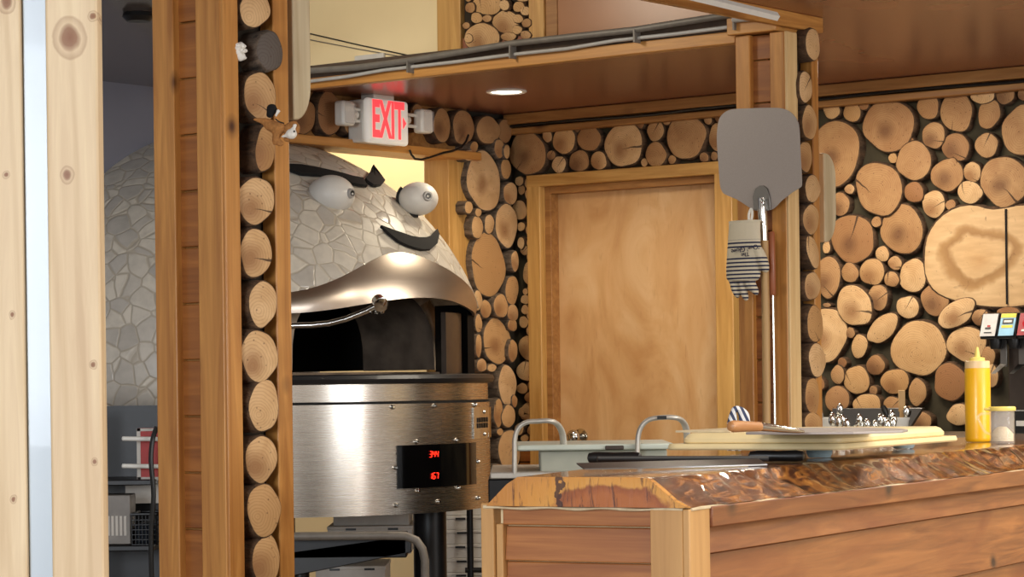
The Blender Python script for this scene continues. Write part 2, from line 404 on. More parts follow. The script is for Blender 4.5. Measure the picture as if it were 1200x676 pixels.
def live_edge():
    t = NT('lacquered_live_edge_wood'); v = t.obj(False)
    n = t.noise(t.map(v, (5, 13, 18)), 3.0, 8, 1.2, .72)
    c = t.ramp(n, [(.33, rgb('#150904')), (.45, rgb('#4a230d')), (.53, rgb('#96591f')), (.64, rgb('#bd7f36')), (.8, rgb('#d09a50'))])
    t.set(Base__Color=c, Roughness=.22, Coat__Weight=.9, Coat__Roughness=.08); t.bump(n, .6, .006)
    return t.m
M['live'] = live_edge()
def slab_end():
    t = NT('lacquered_slab_end_grain'); v = t.obj(False)
    sp = t.n('SeparateXYZ'); t.l(v, sp.inputs[0])
    cb = t.n('CombineXYZ'); t.l(t.math('ADD', sp.outputs['Y'], .055), cb.inputs['X']); t.l(t.math('MULTIPLY_ADD', sp.outputs['Z'], 2.6, -2.6*1.048), cb.inputs['Y'])
    ln = t.n('VectorMath', _operation='LENGTH'); t.l(cb.outputs[0], ln.inputs[0])
    d = t.math('ADD', ln.outputs['Value'], t.math('MULTIPLY_ADD', t.noise(v, 30, 5, 1.0), .06, -.03))
    c = t.ramp(d, [(.07, rgb('#a8602a')), (.10, rgb('#8f4a1e')), (.112, rgb('#cf9440')), (.16, rgb('#cc8c38')), (.2, rgb('#bd7f36'))])
    n = t.noise(t.map(v, (10, 60, 9)), 1.0, 5, 1.5, .7)
    c = t.mix(t.ramp(n, [(.36, (.85,)*3+(1,)), (.46, G0)]), c, rgb('#4a210d'))
    ck = t.math('LESS_THAN', t.math('ABSOLUTE', t.math('ADD', sp.outputs['Y'], t.math('MULTIPLY_ADD', t.noise(v, 45, 4), .05, -.062))), .0055)
    c = t.mix(t.math('MULTIPLY', ck, .9), c, rgb('#3a180a'))
    t.set(Base__Color=c, Roughness=.45, Coat__Weight=.15, Coat__Roughness=.2); t.bump(n, .2, .004)
    return t.m
M['slabend'] = slab_end()
def glove_mat():
    t = NT('striped_knit'); v = t.obj(False); sp = t.n('SeparateXYZ'); t.l(v, sp.inputs[0])
    z = sp.outputs['Z']
    s = t.math('GREATER_THAN', t.math('FRACT', t.math('MULTIPLY', z, 84.0)), .58)
    band = t.math('LESS_THAN', z, -.052)
    up = t.math('LESS_THAN', t.math('ABSOLUTE', t.math('ADD', z, .0935)), .0135)
    mask = t.math('MULTIPLY', t.math('MULTIPLY', s, band), t.math('SUBTRACT', 1.0, up))
    kn = t.noise(t.map(v, (1,1,1)), 500, 2)
    c = t.mix(mask, rgb('#d8cdb4'), rgb('#232848'))
    t.set(Base__Color=c, Roughness=.95); t.bump(kn, .5, .003)
    return t.m
M['glove'] = glove_mat()
M['navy'] = plain('navy_print', '#232848', .9, 0, 0, .05)
# ------------------------------------------------------------------ key planes (kitchen frame, metres)
AR, BR = 2.514, -1.879          # outer corner of the right log post
BL = -4.338                     # corner of the left log post lies on the same line (x = AR)
def hx(u, v, x): return KF.hx(u, v, x)
def hy(u, v, y): return KF.hy(u, v, y)

# ------------------------------------------------------------------ shell
struct('floor', MB().box(-12, -14, -.05, 14, 4, 0), M['floor'], KF)
struct('ceiling', MB().box(0, BR+.056, CEIL, 9, .02, CEIL+.04), M['ceil'], KF)
struct('ceiling', MB().box(AR, -10, CEIL, 9, BR+.0555, CEIL+.04), M['ceil'], KF)
cp = [KF.hz(u_, v_, CEIL) for u_, v_ in ((40, 110), (318, 95), (318, -40), (40, -40))]
struct('ceiling', MB().prism([(p_.x, p_.y, CEIL) for p_ in cp], (0, 0, .04)), M['ceilgloss'], KF)
struct('ceiling', MB().box(.25, -9, CZ+1.62, AR-.02, BR+.3, CZ+1.66), M['greyceil'], KF)
struct('ceiling', MB().box(-4, -1.4, CZ+1.58, -.02, .34, CZ+1.62), M['greyceil'], KF)

dl = hy(627, 207, 0); dr = hy(850, 350, 0).x + .0
DX0 = hy(627, 300, 0).x; DX1 = hy(868, 350, 0).x; DZ = hy(740, 198, 0).z
PX0 = hy(655, 350, .03).x; PX1 = hy(851, 350, .03).x; PZ = hy(740, 222, .03).z
# back wall with the door opening
wb = MB(); wb.box(.0, 0, 0, DX0+.03, .1, CEIL); wb.box(DX1-.03, 0, 0, 3.35, .1, CEIL); wb.box(DX0+.03, 0, DZ-.03, DX1-.03, .1, CEIL)
struct('wall_back', wb, M['mortar_sage'], KF)
struct('wall_right', MB().box(3.35, -.02, 0, 9, .1, CEIL), M['cream'], KF)
struct('wall_left', MB().box(-.1, -.30, 0, -.0005, .1, CEIL+.05), M['mortar'], KF)
struct('wall_far', MB().box(-3.5, .35, 0, -.1, .42, CZ+1.58), M['cream'], KF)
struct('wall_end', MB().box(-.4, -6, 0, -.3, -1.42, CZ+1.6), M['greywall'], KF)
# door: frame, plywood leaf, knob
d = MB(); d.box(DX0, -.05, .0, DX1, .06, DZ)
door = struct('door_1', MB().box(PX0-.012, .035, .01, PX1+.012, .075, PZ+.012), M['ply'], KF)
door['label'] = 'blank plywood door in a pine frame'
fr = MB(); fr.box(DX0, -.055, 0, PX0-.03, .08, DZ); fr.box(PX1+.004, -.055, 0, DX1, .08, DZ)
o = mesh_obj('door_frame', fr, M['frame'], door, bevel=.004)
fr = MB(); fr.box(DX0, -.056, PZ+.03, DX1, .08, DZ)
o = mesh_obj('door_head', fr, M['frame_x'], door, bevel=.004)
fr = MB(); fr.box(PX0-.03, -.02, 0, PX0, .034, PZ+.03); fr.box(PX0, -.02, PZ, PX1+.004, .034, PZ+.03); fr.box(PX1-.01, -.02, 0, PX1+.004, .034, PZ)
o = mesh_obj('door_stop', fr, M['trimwood'], door, bevel=.002)
kp = hy(672, 512, -.02); kb = MB()
kb.tube([(kp.x, .036, kp.z), (kp.x, .028, kp.z), (kp.x, .027, kp.z), (kp.x, -.005, kp.z)], [.034, .034, .013, .013], 20)
kb.ell((kp.x, -.022, kp.z), (.031, .024, .031))
mesh_obj('door_knob', kb, M['chrome'], door, smooth=True)

# trim strips on top of the back wall, two boards with a black cable in the gap
t = MB(); t.box(.03, -.10, CEIL-.045, 6, 0, CEIL-.002); struct('trim_1', t, M['trimwood'], KF, bevel=.004)
t = MB(); t.box(.03, -.075, CEIL-.085, 6, 0, CEIL-.058); struct('trim_2', t, M['trimwood'], KF, bevel=.004)
cb = MB(); cb.tube([(.06+.12*i, -.085+.004*math.sin(i*1.3), CEIL-.052+.004*math.sin(i*.9)) for i in range(50)], .006, 8)
solo('cable', 'thin black cable tucked between the trim strips above the log walls', 'cable', cb, M['black'], (.06, -.085, CEIL-.052), KF)

# ------------------------------------------------------------------ logs
def log(th, fr, plane, c0, u, v, rx, ry, rot=0, prot=.05, length=.07, tilt=0, mat='end', brk='bark', slope=0, seed=None, pts=None, name='log_slice', label=None):
    """one cut log: outline measured on its own face plane, extruded back along the wall's axis"""
    rnd = random.Random(seed if seed is not None else int(u*131+v*17))
    prot += rnd.uniform(-.008, .008)
    if plane == 'y': cen = fr.w(*fr.hy(u, v, c0-prot)); ax = fr.ey.copy()
    else: cen = fr.w(*fr.hx(u, v, c0+prot)); ax = -fr.ex
    n = -ax
    if tilt: n = Matrix.Rotation(tilt, 3, 'Z') @ n
    if slope: n = (n + Vector((0,0,slope))).normalized()
    X = Vector((0,0,1)).cross(n).normalized(); Y = n.cross(X)
    R = Matrix((X, Y, n)).transposed()
    N = 40; ph = [rnd.uniform(0, 6.28) for _ in range(5)]
    am = [.035, .028, .018, .012, .012]
    out = []
    cr, sr = math.cos(math.radians(rot)), math.sin(math.radians(rot))
    for k in range(N):
        a = 2*PI*k/N
        f = 1 + sum(am[i]*math.sin((i+2)*a+ph[i]) for i in range(5))
        if pts:
            q = a/(2*PI)*len(pts); i0 = int(q) % len(pts); w = q-int(q); p0 = Vector(pts[i0]); p1 = Vector(pts[(i0+1) % len(pts)])
            m0 = (p1-Vector(pts[i0-1]))*.5; m1 = (Vector(pts[(i0+2) % len(pts)])-p0)*.5
            P = p0*(2*w**3-3*w*w+1)+m0*(w**3-2*w*w+w)+p1*(-2*w**3+3*w*w)+m1*(w**3-w*w)
            uu, vv = P
        else:
            x, y = rx*math.cos(a)*f, ry*math.sin(a)*f
            uu, vv = u + x*cr - y*sr, v + x*sr + y*cr
        p = R.transposed() @ (hit_plane(uu, vv, cen, n) - cen)
        out.append(Vector((p.x, p.y, 0)))
    axl = R.transposed() @ ax
    area = sum(a.length for a in out)/N
    m = MB(); m.mi = 0
    wob = .02*area/.05
    inner = [p*.93 + Vector((0,0,.0015)) for p in out]
    cv = m.bm.verts.new((0,0,.002)); A = [m.bm.verts.new(p) for p in inner]; B = [m.bm.verts.new(p*.99) for p in out]
    for k in range(N):
        m._f([cv, A[k], A[(k+1)%N]]); m._f([A[k], B[k], B[(k+1)%N], A[(k+1)%N]])
    m.mi = 1
    thick = .003 + .022*area
    prev = B
    for j, (dz, g) in enumerate([(.002, .5), (.010, 1.0), (length*.5, 1.0), (length, .9)]):
        ring = []
        for k in range(N):
            q = out[k]; r = q.normalized()*(thick*g*(1+.35*math.sin(5*k+j*2+ph[0])*(1 if j else .3)))
            ring.append(m.bm.verts.new(q + r + axl*dz + (Vector((0,0,0)))))
        for k in range(N): m._f([prev[k], ring[k], ring[(k+1)%N], prev[(k+1)%N]], True)
        prev = ring
    m._f(prev[::-1])
    o = mesh_obj(name, m, [M[mat], M[brk]], th.e)
    W = Matrix.Translation(cen) @ R.to_4x4()
    o.matrix_basis = th.mw.inverted() @ W
    if label: o['label'] = label
    return o

RIGHT = [(1041.5,147.5,29,31,35),(1116,190,5,5),(1066,165,5,5),(1010,100,4,4),(960,450,6,8),(1160,440,10,14),(1062,482,7,6),(974.5,129.3,9.7,9.7),(998.5,131.3,9.8,12),(1012.2,123.5,5.5,5.4),(979,179,27.5,39),(1046.5,185.4,5.2,6),
 (1030,221,26.2,32.5,-12),(995.5,221.6,5.5,5.8),(984,239,11.5,13.5),(999,279.5,25.7,28),(1027,260,5.9,6.1),(1056.8,268.3,24.7,29.3),(1071,225.2,11.5,11.7),
 (1071,188.4,21,22),(1034,297.6,8.1,8.9),(1048.8,308.3,8,8),(968.5,290,4.5,7),(970,324.5,14.5,25),(996,319.5,10,11.4),(1022,318.6,15,15),
 (1044.8,327.2,8.9,8.7,20),(1070,323,15.5,20),(1001.2,358.2,20,24.5,-15),(1029,348.3,11.8,14.8),(1063.8,360,13,13.3),(1034.5,384.5,12.5,22,42),
 (996.7,390,5.1,6.2),(1007,405.6,8.9,14.6,8),(968,392,24.5,32),(969,357.5,4.5,2.5),(1076.7,408,31.5,33),(987,425,5,6),(981.6,439,8,10.6),
 (1004,445.3,14.7,16.9),(1026,427.9,10.3,12),(1048.8,447,16.3,15),(1023.4,457.7,4.8,5.7),(981,467.5,14,15.5),(1016,474.5,16,13.5),(1075,459.5,10.6,15.5),(1047,474,12,9),
 (1087.5,124.7,13,14.6),(1120.8,131,19.3,22.8),(1151.5,112,13.9,9.5),(1177.6,110.5,10.7,11.7),(1159,133.5,13,17,12),(1199,110,6,8),(1094,158.5,13.7,15),
 (1120,172.3,15.7,16.4),(1156,170.2,13.7,13.9),(1200,153,25.5,30),(1110,205,19.2,18.4),(1139.5,201.5,9.8,12),(1136.5,225.2,14.5,13),(1177,212.5,27.5,30),
 (1094.2,239,13.8,15.4),(1114,240,6,6),(1096,350.6,16.9,18.6),(1121,367,25,13.5,-33),(1149,372,9.8,10.1),(1133,403,22.5,21),(1182,366,14,6),
 (1113.5,447.5,19.5,21.5),(1124,486,14,13),(1158,418,8,12),(1143,480,9,12),(1080,493,12,10)]
TOPD = [(618.4,179.5,21,25.5),(641.4,159.5,5.5,7),(661,164.8,13,15.5),(675.8,151,3.9,4.1),(690.3,162,13.3,15.5),(645.8,181.9,4.9,5.5),(655,192.8,8,10),
 (678.8,188.7,11.5,12.7),(701.6,188.2,9,11.1),(731,169.5,22.5,25.5),(750,145.2,4.6,5),(768.2,153.4,10,11.6),(781,141.4,4.5,5.3),(768.5,181,12.4,13.9),
 (755.2,190.4,4,4.9),(804,160.3,23.5,25),(787.6,187,4.4,5.2),(829.7,140.5,4.4,5.6),(825,184.3,5.3,5.6),(837,183,4,5),(842,161,11,17),(846,139,8,6)]
COLD = [(608.5,212.2,4.9,5.5),(619.6,214.4,4.9,6.2),(611.2,222.4,4.1,5.5),(620,228,4.9,6.2),(608.7,246.2,8.6,11.5),(610.7,265.5,4.4,5.2),(621.2,269.2,4.9,7.7),
 (621.5,283.7,4.4,5.6),(610.4,284.8,4.1,6.6),(614.9,293.6,4.9,5.6),(622.3,301,5.3,6.7),(619.8,320,6.7,13.6),(622.3,340.5,5.6,6),(615.6,341.7,3,3.7),(615.6,351,5.2,5.6),
 (623.8,355.2,4.4,6.7),(615.3,363,4.4,5.6),(622.3,368.8,5.2,6.2),(613.7,377.4,5.5,6.7),(622.7,387.3,5.9,6.7),(617.5,407.3,9.6,14),(616.7,435,11.8,11.1),(611.9,455.2,6.3,6.5),
 (624.4,451.7,5.8,6.7),(622.5,465.6,7.7,6.7),(620.6,478,8.6,6.9),(611,482.9,3.5,5.4),(623.8,504,6.1,6.3),(625,516,5.2,6.3),(614.8,513.6,4.8,4),(608,503,5.4,6.7),(619.6,489,9,4)]
EXITW = [(567,212,19.5,35,-4),(585.3,174,5.9,10.7),(594,177.7,3.5,8),(593,198,5.9,11.5),(598.3,226.6,8.4,12.5),(555.7,172,4.4,6.2),(550,182,7,6.5),(549.3,243,4.4,7.4),
 (560.6,249,3.5,4.9),(559.4,266.3,6.7,13),(573.5,262.6,5.7,11),(593.5,264,12.8,25.5,-4),(572,310.5,20,36.5,-3),(603.5,306,4.4,11.8),(600,340,7.6,17),(587,358.5,8.4,13.6),
 (560,352,5,12),(569.3,362.2,6.2,10.7),(601,366.6,6.5,9.6),(600.5,381,5.5,7),(582.3,400,15.8,27,-3),(560.9,379,4.1,10.4),(560.9,405,3.5,13.6),(564.6,428,5.9,7.4),
 (576.4,431,5.2,4.5),(601,411,5.2,13.3),(594.6,451,10.6,22.7,-3),(596,487.7,8,13),(584,483.8,5,17.3),(586,506,3.5,4.2),(597,528,13,24,-4),(603,470,3.2,7),(585,549,6,5)]
BEAM = [(356,137,13.8,20),(386.4,132.7,14.3,25.2),(413,139,11,19.5),(489.3,138,9,16),(517.8,147,9.8,20.3),(543,149.4,12.7,19.8),(572.3,152.6,13.8,16.3),(592,153.4,8.5,14)]

p = Thing('log_wall_panel', 'wall of round cut log ends right of the narrow log post, behind the drink dispenser', 'log wall', (2.0, 0, .9), KF)
for q in RIGHT: log(p, KF, 'y', 0, *q, prot=.035, length=.06, mat='end_dark' if (q[1] < 240 and q[0] % 3 < 2.2) or q[0] % 3 < 1.2 else 'end')  # dark ends chosen more often among the upper logs
pk_ = random.Random(11); taken = [(q[0], q[1], max(q[2], q[3])) for q in RIGHT]; extra = []
for n_try in range(6000):
    r = pk_.uniform(8, 25) * (1 if n_try < 3000 else .7); u_, v_ = pk_.uniform(1216, 1345), pk_.uniform(92, 490)
    if v_ < 78+r+8 or (u_ < 1265+r and 225-r < v_ < 372+r): continue
    if all((u_-a)**2+(v_-b)**2 > (r+c+1)**2 for a, b, c in taken):
        taken.append((u_, v_, r)); extra.append((u_, v_, r*.92, r))
    if len(extra) >= 25: break
for q in extra: log(p, KF, 'y', 0, *q, prot=.035, length=.06)
# the great split slab: two halves of one burr with a straight joint
slabpts = [(1083,300),(1084,322),(1094,340),(1112,350),(1140,357),(1170,360),(1200,358),(1228,350),(1246,325),(1248,295),(1240,262),(1222,245),(1200,240),(1178,243.5),(1160,245),(1140,240),(1118,244),(1098,258),(1086,278)]
log(p, KF, 'y', 0, 1165, 300, 82, 60, prot=.03, length=.05, pts=slabpts, mat='burr', name='burr_slab', label='huge pale split slab of burr wood among the log ends')
gx = hy(1178.5, 300, -.045); g0 = hy(1176.5, 243, -.04); g1 = hy(1181, 359, -.04)
mb = MB(); mb.box(gx.x-.003, -.0425, g1.z+.008, gx.x+.003, -.025, g0.z-.006)
p.part('slab_joint', mb, M['dark'])
d = Thing('log_wall_panel', 'log ends set around the plywood door, over its head and down its left side', 'log wall', (.5, 0, .9), KF)
for q in TOPD: log(d, KF, 'y', 0, *q, prot=.035, length=.05, mat='end_dark' if q[0] % 3 < 1 else 'end')
for q in COLD: log(d, KF, 'y', 0, *q, prot=.03, length=.05)
mb = MB(); b0 = hy(613, 553, -.03); b1 = hy(634, 529, -.03); mb.box(b0.x-.02, -.03, b0.z-.3, b1.x, 0, (b0.z+b1.z)/2-.004); mb.box(b0.x-.02, -.03, (b0.z+b1.z)/2, b1.x, 0, b1.z)
d.part('board', mb, M['plank'], bevel=.003)
e = Thing('log_wall_panel', 'narrow wall of oval log ends between the oven hood and the door corner', 'log wall', (0, -.2, .9), KF)
for q in EXITW: log(e, KF, 'x', 0, *q, prot=.055 if q[2] > 9 else .07, length=.09, brk='bark_grey')
# pine jamb board at the left end of that wall
j0 = hx(519, 230, .0).y; j1 = hx(545, 230, .0).y
mb = MB(); mb.box(-.1, j0, 0, .03, j1, CZ+.965)
struct('trim_3', mb, M['frame'], KF, bevel=.004)
# header beam over the oven opening, faced with log ends
bz = hx(450, 172, .05).z
bm_ = Thing('log_beam', 'header beam faced with dark log ends over the oven opening, carrying the exit sign', 'beam', (0, -1.0, bz), KF)
mb = MB(); mb.box(-.1, -1.72, bz+.012, -.0005, -.305, CEIL+.05); bm_.part('backing_board', mb, M['trimwood'])
mb = MB(); mb.box(-.1, -1.72, bz-.022, .085, -.315, bz+.012); bm_.part('ledge_board', mb, M['pine_y'], bevel=.004)
for q in BEAM: log(bm_, KF, 'x', 0, *q, prot=.05, length=.06, mat='end_dark')

# ------------------------------------------------------------------ exit sign
ex = .17
c00 = hx(431, 112, ex); c11 = hx(480, 170, ex)
y0, y1 = c00.y, c11.y; z1 = (hx(431,113,ex).z+hx(480,120,ex).z)/2; z0 = (hx(431,166,ex).z+hx(480,172,ex).z)/2
yc, zc = (y0+y1)/2, (z0+z1)/2
s = Thing('exit_sign', 'lit white exit sign with red letters on the log beam', 'exit sign', (.05, yc, z0), KF)
s.part('housing', MB().box(.06, y0+.006, z0+.004, ex-.03, y1-.006, z1-.004), M['whiteplastic'], bevel=.008)
face = s.part('face_plate', MB().box(ex-.03, y0, z0, ex, y1, z1), M['exitface'], bevel=.014, seg=4)
lw = (y1-y0); lh = (z1-z0)
Mx = Matrix(((0,0,1,ex-.05+.0505),(1,0,0,yc-lw*.03),(0,1,0,zc-z0+.0),(0,0,0,1)))
Mx = Matrix.Translation((ex-.05+.0006, -lw*.02, zc-z0)) @ Matrix(((0,0,1,0),(1,0,0,0),(0,1,0,0),(0,0,0,1)))
text_obj('lettering', 'EXIT', lh*1.13, M['exitred'], s.e, Mx, sx=.335*lw/lh, bold=.006)
mb = MB(); ay = yc+lw*.36; az = zc+.0
mb.prism([(ex, ay-.005, az+.022), (ex, ay+.014, az), (ex, ay-.005, az-.022)], (.002,0,0)); s.part('arrow', mb, M['exitred'])
s.part('top_canopy', MB().box(.07, yc-.05, z1, ex-.03, yc+.07, z1+.022), M['whiteplastic'], bevel=.005)
for i, (uu, vv, w_, h_) in enumerate([(408.5,132.5,10,14),(500.5,142,9,14)]):
    q = hx(uu, vv, .15); hy_ = .036; hz_ = h_*.0034
    lp = s.part('emergency_lamp', MB().box(.105, q.y-hy_, q.z-hz_, .155, q.y+hy_, q.z+hz_), M['whiteplastic'], bevel=.012, seg=3)
    s.part('lamp_lens', MB().box(.1545, q.y-hy_+.007, q.z-hz_+.007, .166, q.y+hy_-.007, q.z+hz_-.007), M['lens'], lp, bevel=.006)
    ya, yb = (q.y+hy_-.01, y0+.02) if i == 0 else (y1-.02, q.y-hy_+.01)
    mb = MB(); 
    for dz in (-.022, .022): mb.tube([(.12, ya, q.z+dz), (.12, yb, q.z+dz)], .007, 10)
    mb.ell((.12, (ya+yb)/2, q.z), (.018, .02, .018)); s.part('bracket', mb, M['whiteplastic'], smooth=True)
cpts = [hx(u_, v_, .1) for u_, v_ in ((549,158),(546,166),(540,173),(530,177),(520,179),(505,184),(494,187),(486,186),(482,181),(480,176))]
mb = MB(); mb.tube(cpts, .0045, 8); s.part('cord', mb, M['black'], smooth=True)

# ------------------------------------------------------------------ recessed downlight
dp = KF.hz(593.5, 107, CEIL)
dn = Thing('ceiling_light', 'round recessed downlight glowing in the brown ceiling', 'ceiling light', (dp.x, dp.y, CEIL-.004), KF)
dn.part('trim_ring', MB().lathe([(.058, CEIL+.0), (.078, CEIL), (.078, CEIL-.004), (.070, CEIL-.007), (.058, CEIL-.002)], (dp.x, dp.y, 0), 40), M['white'])
dn.part('lens', MB().lathe([(.0001, CEIL-.001), (.058, CEIL-.001), (.058, CEIL-.003), (.0001, CEIL-.003)], (dp.x, dp.y, 0), 40), M['lamp'])

# ------------------------------------------------------------------ ceiling beams over the serving side
hz0 = CZ+1.052
hb = Thing('ceiling_beam', 'thin orange pine beam running along the ceiling between the log posts', 'beam', (1.2, BR, hz0), KF)
hb.part('board', MB().box(.2, BR, hz0, 2.33, BR+.035, CEIL-.045), M['pine_x'], bevel=.003)
hb.part('backing', MB().box(.2, BR+.01, CEIL-.045, 2.33, BR+.05, CEIL), plain('dusty_shaded_board', '#55463a', .9))  # dusty brown board, darkened as shading behind the conduits
def hpath(pp, off): return [hy(u_, v_, BR-off) for u_, v_ in pp]
mb = MB(); mb.tube(hpath([(345,84.5),(420,79),(477,71.5),(540,61),(600,51),(670,43),(744,35),(800,26),(862,16.5)], .02), .011, 12)
solo('conduit', 'fat grey conduit pipe along the top of the orange ceiling beam', 'conduit', mb, M['grey'], hpath([(600,51)], .02)[0], KF, smooth=True)
mb = MB(); mb.tube(hpath([(345,97.5),(405,90),(451,82),(530,73),(600,64),(665,57),(721,47.5),(790,40),(861,31)], .012), .0062, 10)
w_ = solo('cable', 'pale grey cable clipped below the fat conduit on the ceiling beam', 'cable', mb, M['cable'], hpath([(600,64)], .012)[0], KF, smooth=True)
for u_, v_ in ((745.5, 39), (862, 24), (600, 58), (480, 75)):
    mb = MB(); q = hy(u_, v_, BR-.02); mb.box(q.x-.003, BR-.034, q.z-.03, q.x+.003, BR+.0, q.z+.012)
    c_ = mesh_obj('cable_clip', mb, M['grey'], w_); c_.location = -hpath([(600,64)], .012)[0]
# reflection above that beam built as solid parts: cream, log ends between boards, tan
FY = BR+.055
def fu(u): return hy(u, 30, FY).x
up = Thing('reflection_panel', 'stand-in strip for the reflection above the orange ceiling beam: cream, log ends and tan', 'reflection stand-in', (1.3, FY, CEIL-.02), KF)
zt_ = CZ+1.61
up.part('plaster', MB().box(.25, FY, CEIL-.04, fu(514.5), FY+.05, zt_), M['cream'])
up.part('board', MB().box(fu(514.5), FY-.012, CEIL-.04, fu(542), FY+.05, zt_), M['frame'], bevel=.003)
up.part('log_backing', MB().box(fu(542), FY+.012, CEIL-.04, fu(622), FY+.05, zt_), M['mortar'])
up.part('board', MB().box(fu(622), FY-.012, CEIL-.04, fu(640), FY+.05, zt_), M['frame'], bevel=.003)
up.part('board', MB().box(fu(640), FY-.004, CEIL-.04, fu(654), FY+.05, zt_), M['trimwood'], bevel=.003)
up.part('door_reflection', MB().box(fu(654), FY, CEIL-.04, AR-.2, FY+.05, zt_), M['tanreflect'])
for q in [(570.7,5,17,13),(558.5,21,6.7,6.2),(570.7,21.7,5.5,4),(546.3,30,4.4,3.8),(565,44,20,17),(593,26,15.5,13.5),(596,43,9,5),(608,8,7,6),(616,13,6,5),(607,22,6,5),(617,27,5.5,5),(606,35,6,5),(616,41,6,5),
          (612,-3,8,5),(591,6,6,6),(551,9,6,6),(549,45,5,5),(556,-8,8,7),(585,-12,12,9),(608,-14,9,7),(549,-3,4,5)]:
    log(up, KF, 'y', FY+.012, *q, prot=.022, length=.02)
mb = MB(); mb.tube([hy(340, 34, FY-.005), hy(420, 52.5, FY-.005), hy(500, 69.5, FY-.005)], .0022, 6); up.part('wire', mb, M['black'])  # mirrored cord lines modelled as thin wires
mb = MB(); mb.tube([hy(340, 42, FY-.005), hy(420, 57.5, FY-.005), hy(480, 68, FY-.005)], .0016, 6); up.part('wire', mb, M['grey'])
a_, b_ = hy(418, 66, FY), hy(452, 76, FY); up.part('sign_reflection', MB().box(a_.x, FY-.012, b_.z, b_.x, FY, a_.z), M['card'], bevel=.002)  # pale box copies the mirrored underside of the exit sign
# second beam, along the post line towards us
sb = Thing('ceiling_beam', 'pine beam from the top of the narrow right log post towards the left one', 'beam', (AR-.05, -3, CEIL-.1), KF)
sb.part('face_board', MB().box(AR-.022, BR-.02-2.3, CEIL-.048, AR+.004, -1.66, CEIL+.0), M['pine_y'], bevel=.003)
sb.part('inner_board', MB().box(AR-.20, BR-.02, CEIL-.06, AR-.022, -1.66, CEIL-.003), M['pine_x'], bevel=.003)
ra, rb2 = KF.hz(826, -1, CEIL-.062), KF.hz(911, 19.5, CEIL-.062); dd = rb2-ra
mb = MB(); mb.tube([ra-dd*1.5, rb2], .013, 4, ry=.009)
rw = solo('cable_raceway', 'white plastic cable raceway under the beam that ends at the right log post', 'raceway', mb, M['white'], rb2, KF)
mb = MB(); mb.tube([hy(859, 23.5, BR-.03), hy(880, 21.5, BR-.03), hy(909, 21, BR-.03)], .009, 8)
o_ = mesh_obj('branch', mb, M['cable'], rw, rb2)

# ------------------------------------------------------------------ log posts
def post(label, xs, ys, top, bot, logs, tilt, logprot, prn):
    # xs: front face x positions (left board | planks | right board), ys: side positions (front board | logs | rear board)
    t = Thing('log_post', label, 'post', (AR-.1, ys[0], bot), KF)
    y0 = ys[0]
    lb = MB(); lb.box(xs[0], y0, bot, xs[1]-.004, y0+.038, top); t.part('corner_board', lb, M['pine'], bevel=.003)
    rb = MB(); rb.box(xs[2], y0-.004, bot, xs[3]-.002, y0+.034, top); t.part('corner_board', rb, M['pine'], bevel=.003)
    pk = MB(); h = .132; z = bot
    while z < top:
        pk.box(xs[1]-.03, y0+.020, z+.002, xs[2]+.03, y0+.032, min(z+h, top)-.002); z += h
    t.part('plank_panel', pk, M['plank'], bevel=.002)
    fb = MB(); fb.box(AR-.030, y0-.002, bot, AR+.006, ys[1], top); t.part('side_board', fb, M['litboard' if prn else 'pine'], bevel=.003)
    bb = MB(); bb.box(AR-.055, ys[2], bot, AR-.012, ys[3], top); t.part('side_board', bb, M['pine'], bevel=.003)
    bk = MB(); bk.box(AR-.09, ys[1]-.01, bot, AR-.06, ys[2]+.01, top); t.part('backing', bk, M['mortar'])
    bk = MB(); bk.box(xs[0]+.005, y0+.034, bot, AR-.085, ys[3]-.004, top); t.part('core', bk, M['trimwood'])
    for q in logs:
        log(t, KF, 'x', AR, *q[:5], prot=logprot, length=.09+logprot, tilt=tilt, mat=q[5] if len(q) > 5 else 'end', brk='bark_grey' if len(q) > 5 else 'bark')
    return t
RP = [(952.6,52,8,19,-6),(944,102,7.4,19,-3),(948.7,143.6,8.5,20,0),(944,183.5,7.4,18.6,-3),(952.4,221,8.5,16.5,0),(950.5,257,9,18,0),(952.5,295,6.5,19.5,-14),
      (952,335,9,16.5,0),(955.3,379.7,9.6,21,-3),(957.7,421.8,9.6,20,-6),(952,464,8.5,20.7,0),(953,497,10,14,0)]
rx_ = [hy(862,100,BR).x, hy(880,100,BR).x, hy(903,100,BR).x, AR]
ry_ = [BR, hx(933,100,AR).y, hx(949,100,AR-.02).y, hx(963,100,AR).y]
post('narrow right log post that the big pizza peel hangs on', rx_, ry_, CEIL-.062, 0, RP, math.radians(0), .012, True)
LP = [(298.7,12,17.5,20,0),(316.3,59.8,14.6,23.4,-8,'end_grey'),(305,113,18.5,29,-6),(311,174,11.5,27,3),(300,235,21,28,0),(300,296.3,19,27.5,0),(308,356,16.5,26.5,0),
      (304,417,22,29,-5),(309.4,475.6,17.3,30.3,0),(306,537.8,18.3,27.4,0),(309.3,597.7,20,30,0),(312,656,16.5,28,0),(314,714,18,28,0)]
lx_ = [hy(182,340,BL).x, hy(208,340,BL).x, hy(234,340,BL).x, AR]
ly_ = [BL, hx(281,340,AR).y, hx(321,340,AR-.02).y, hx(346,340,AR).y]
lpost = post('wide left log post with big round log ends and a plush toy on it', lx_, ly_, CEIL+.0, 0, LP, math.radians(-12), .004, False)
fg = MB(); rnd_ = random.Random(3)
for k in range(14):
    q_ = hx(280+rnd_.uniform(-4,6), 60+rnd_.uniform(-7,8), AR+.004); fg.ell((AR+.002, q_.y, q_.z), (.012, rnd_.uniform(.005,.012), rnd_.uniform(.004,.011)), n=10, m=6)
lpost.part('white_fungus', fg, M['whiteplush'], smooth=True, label='white fungus patch')
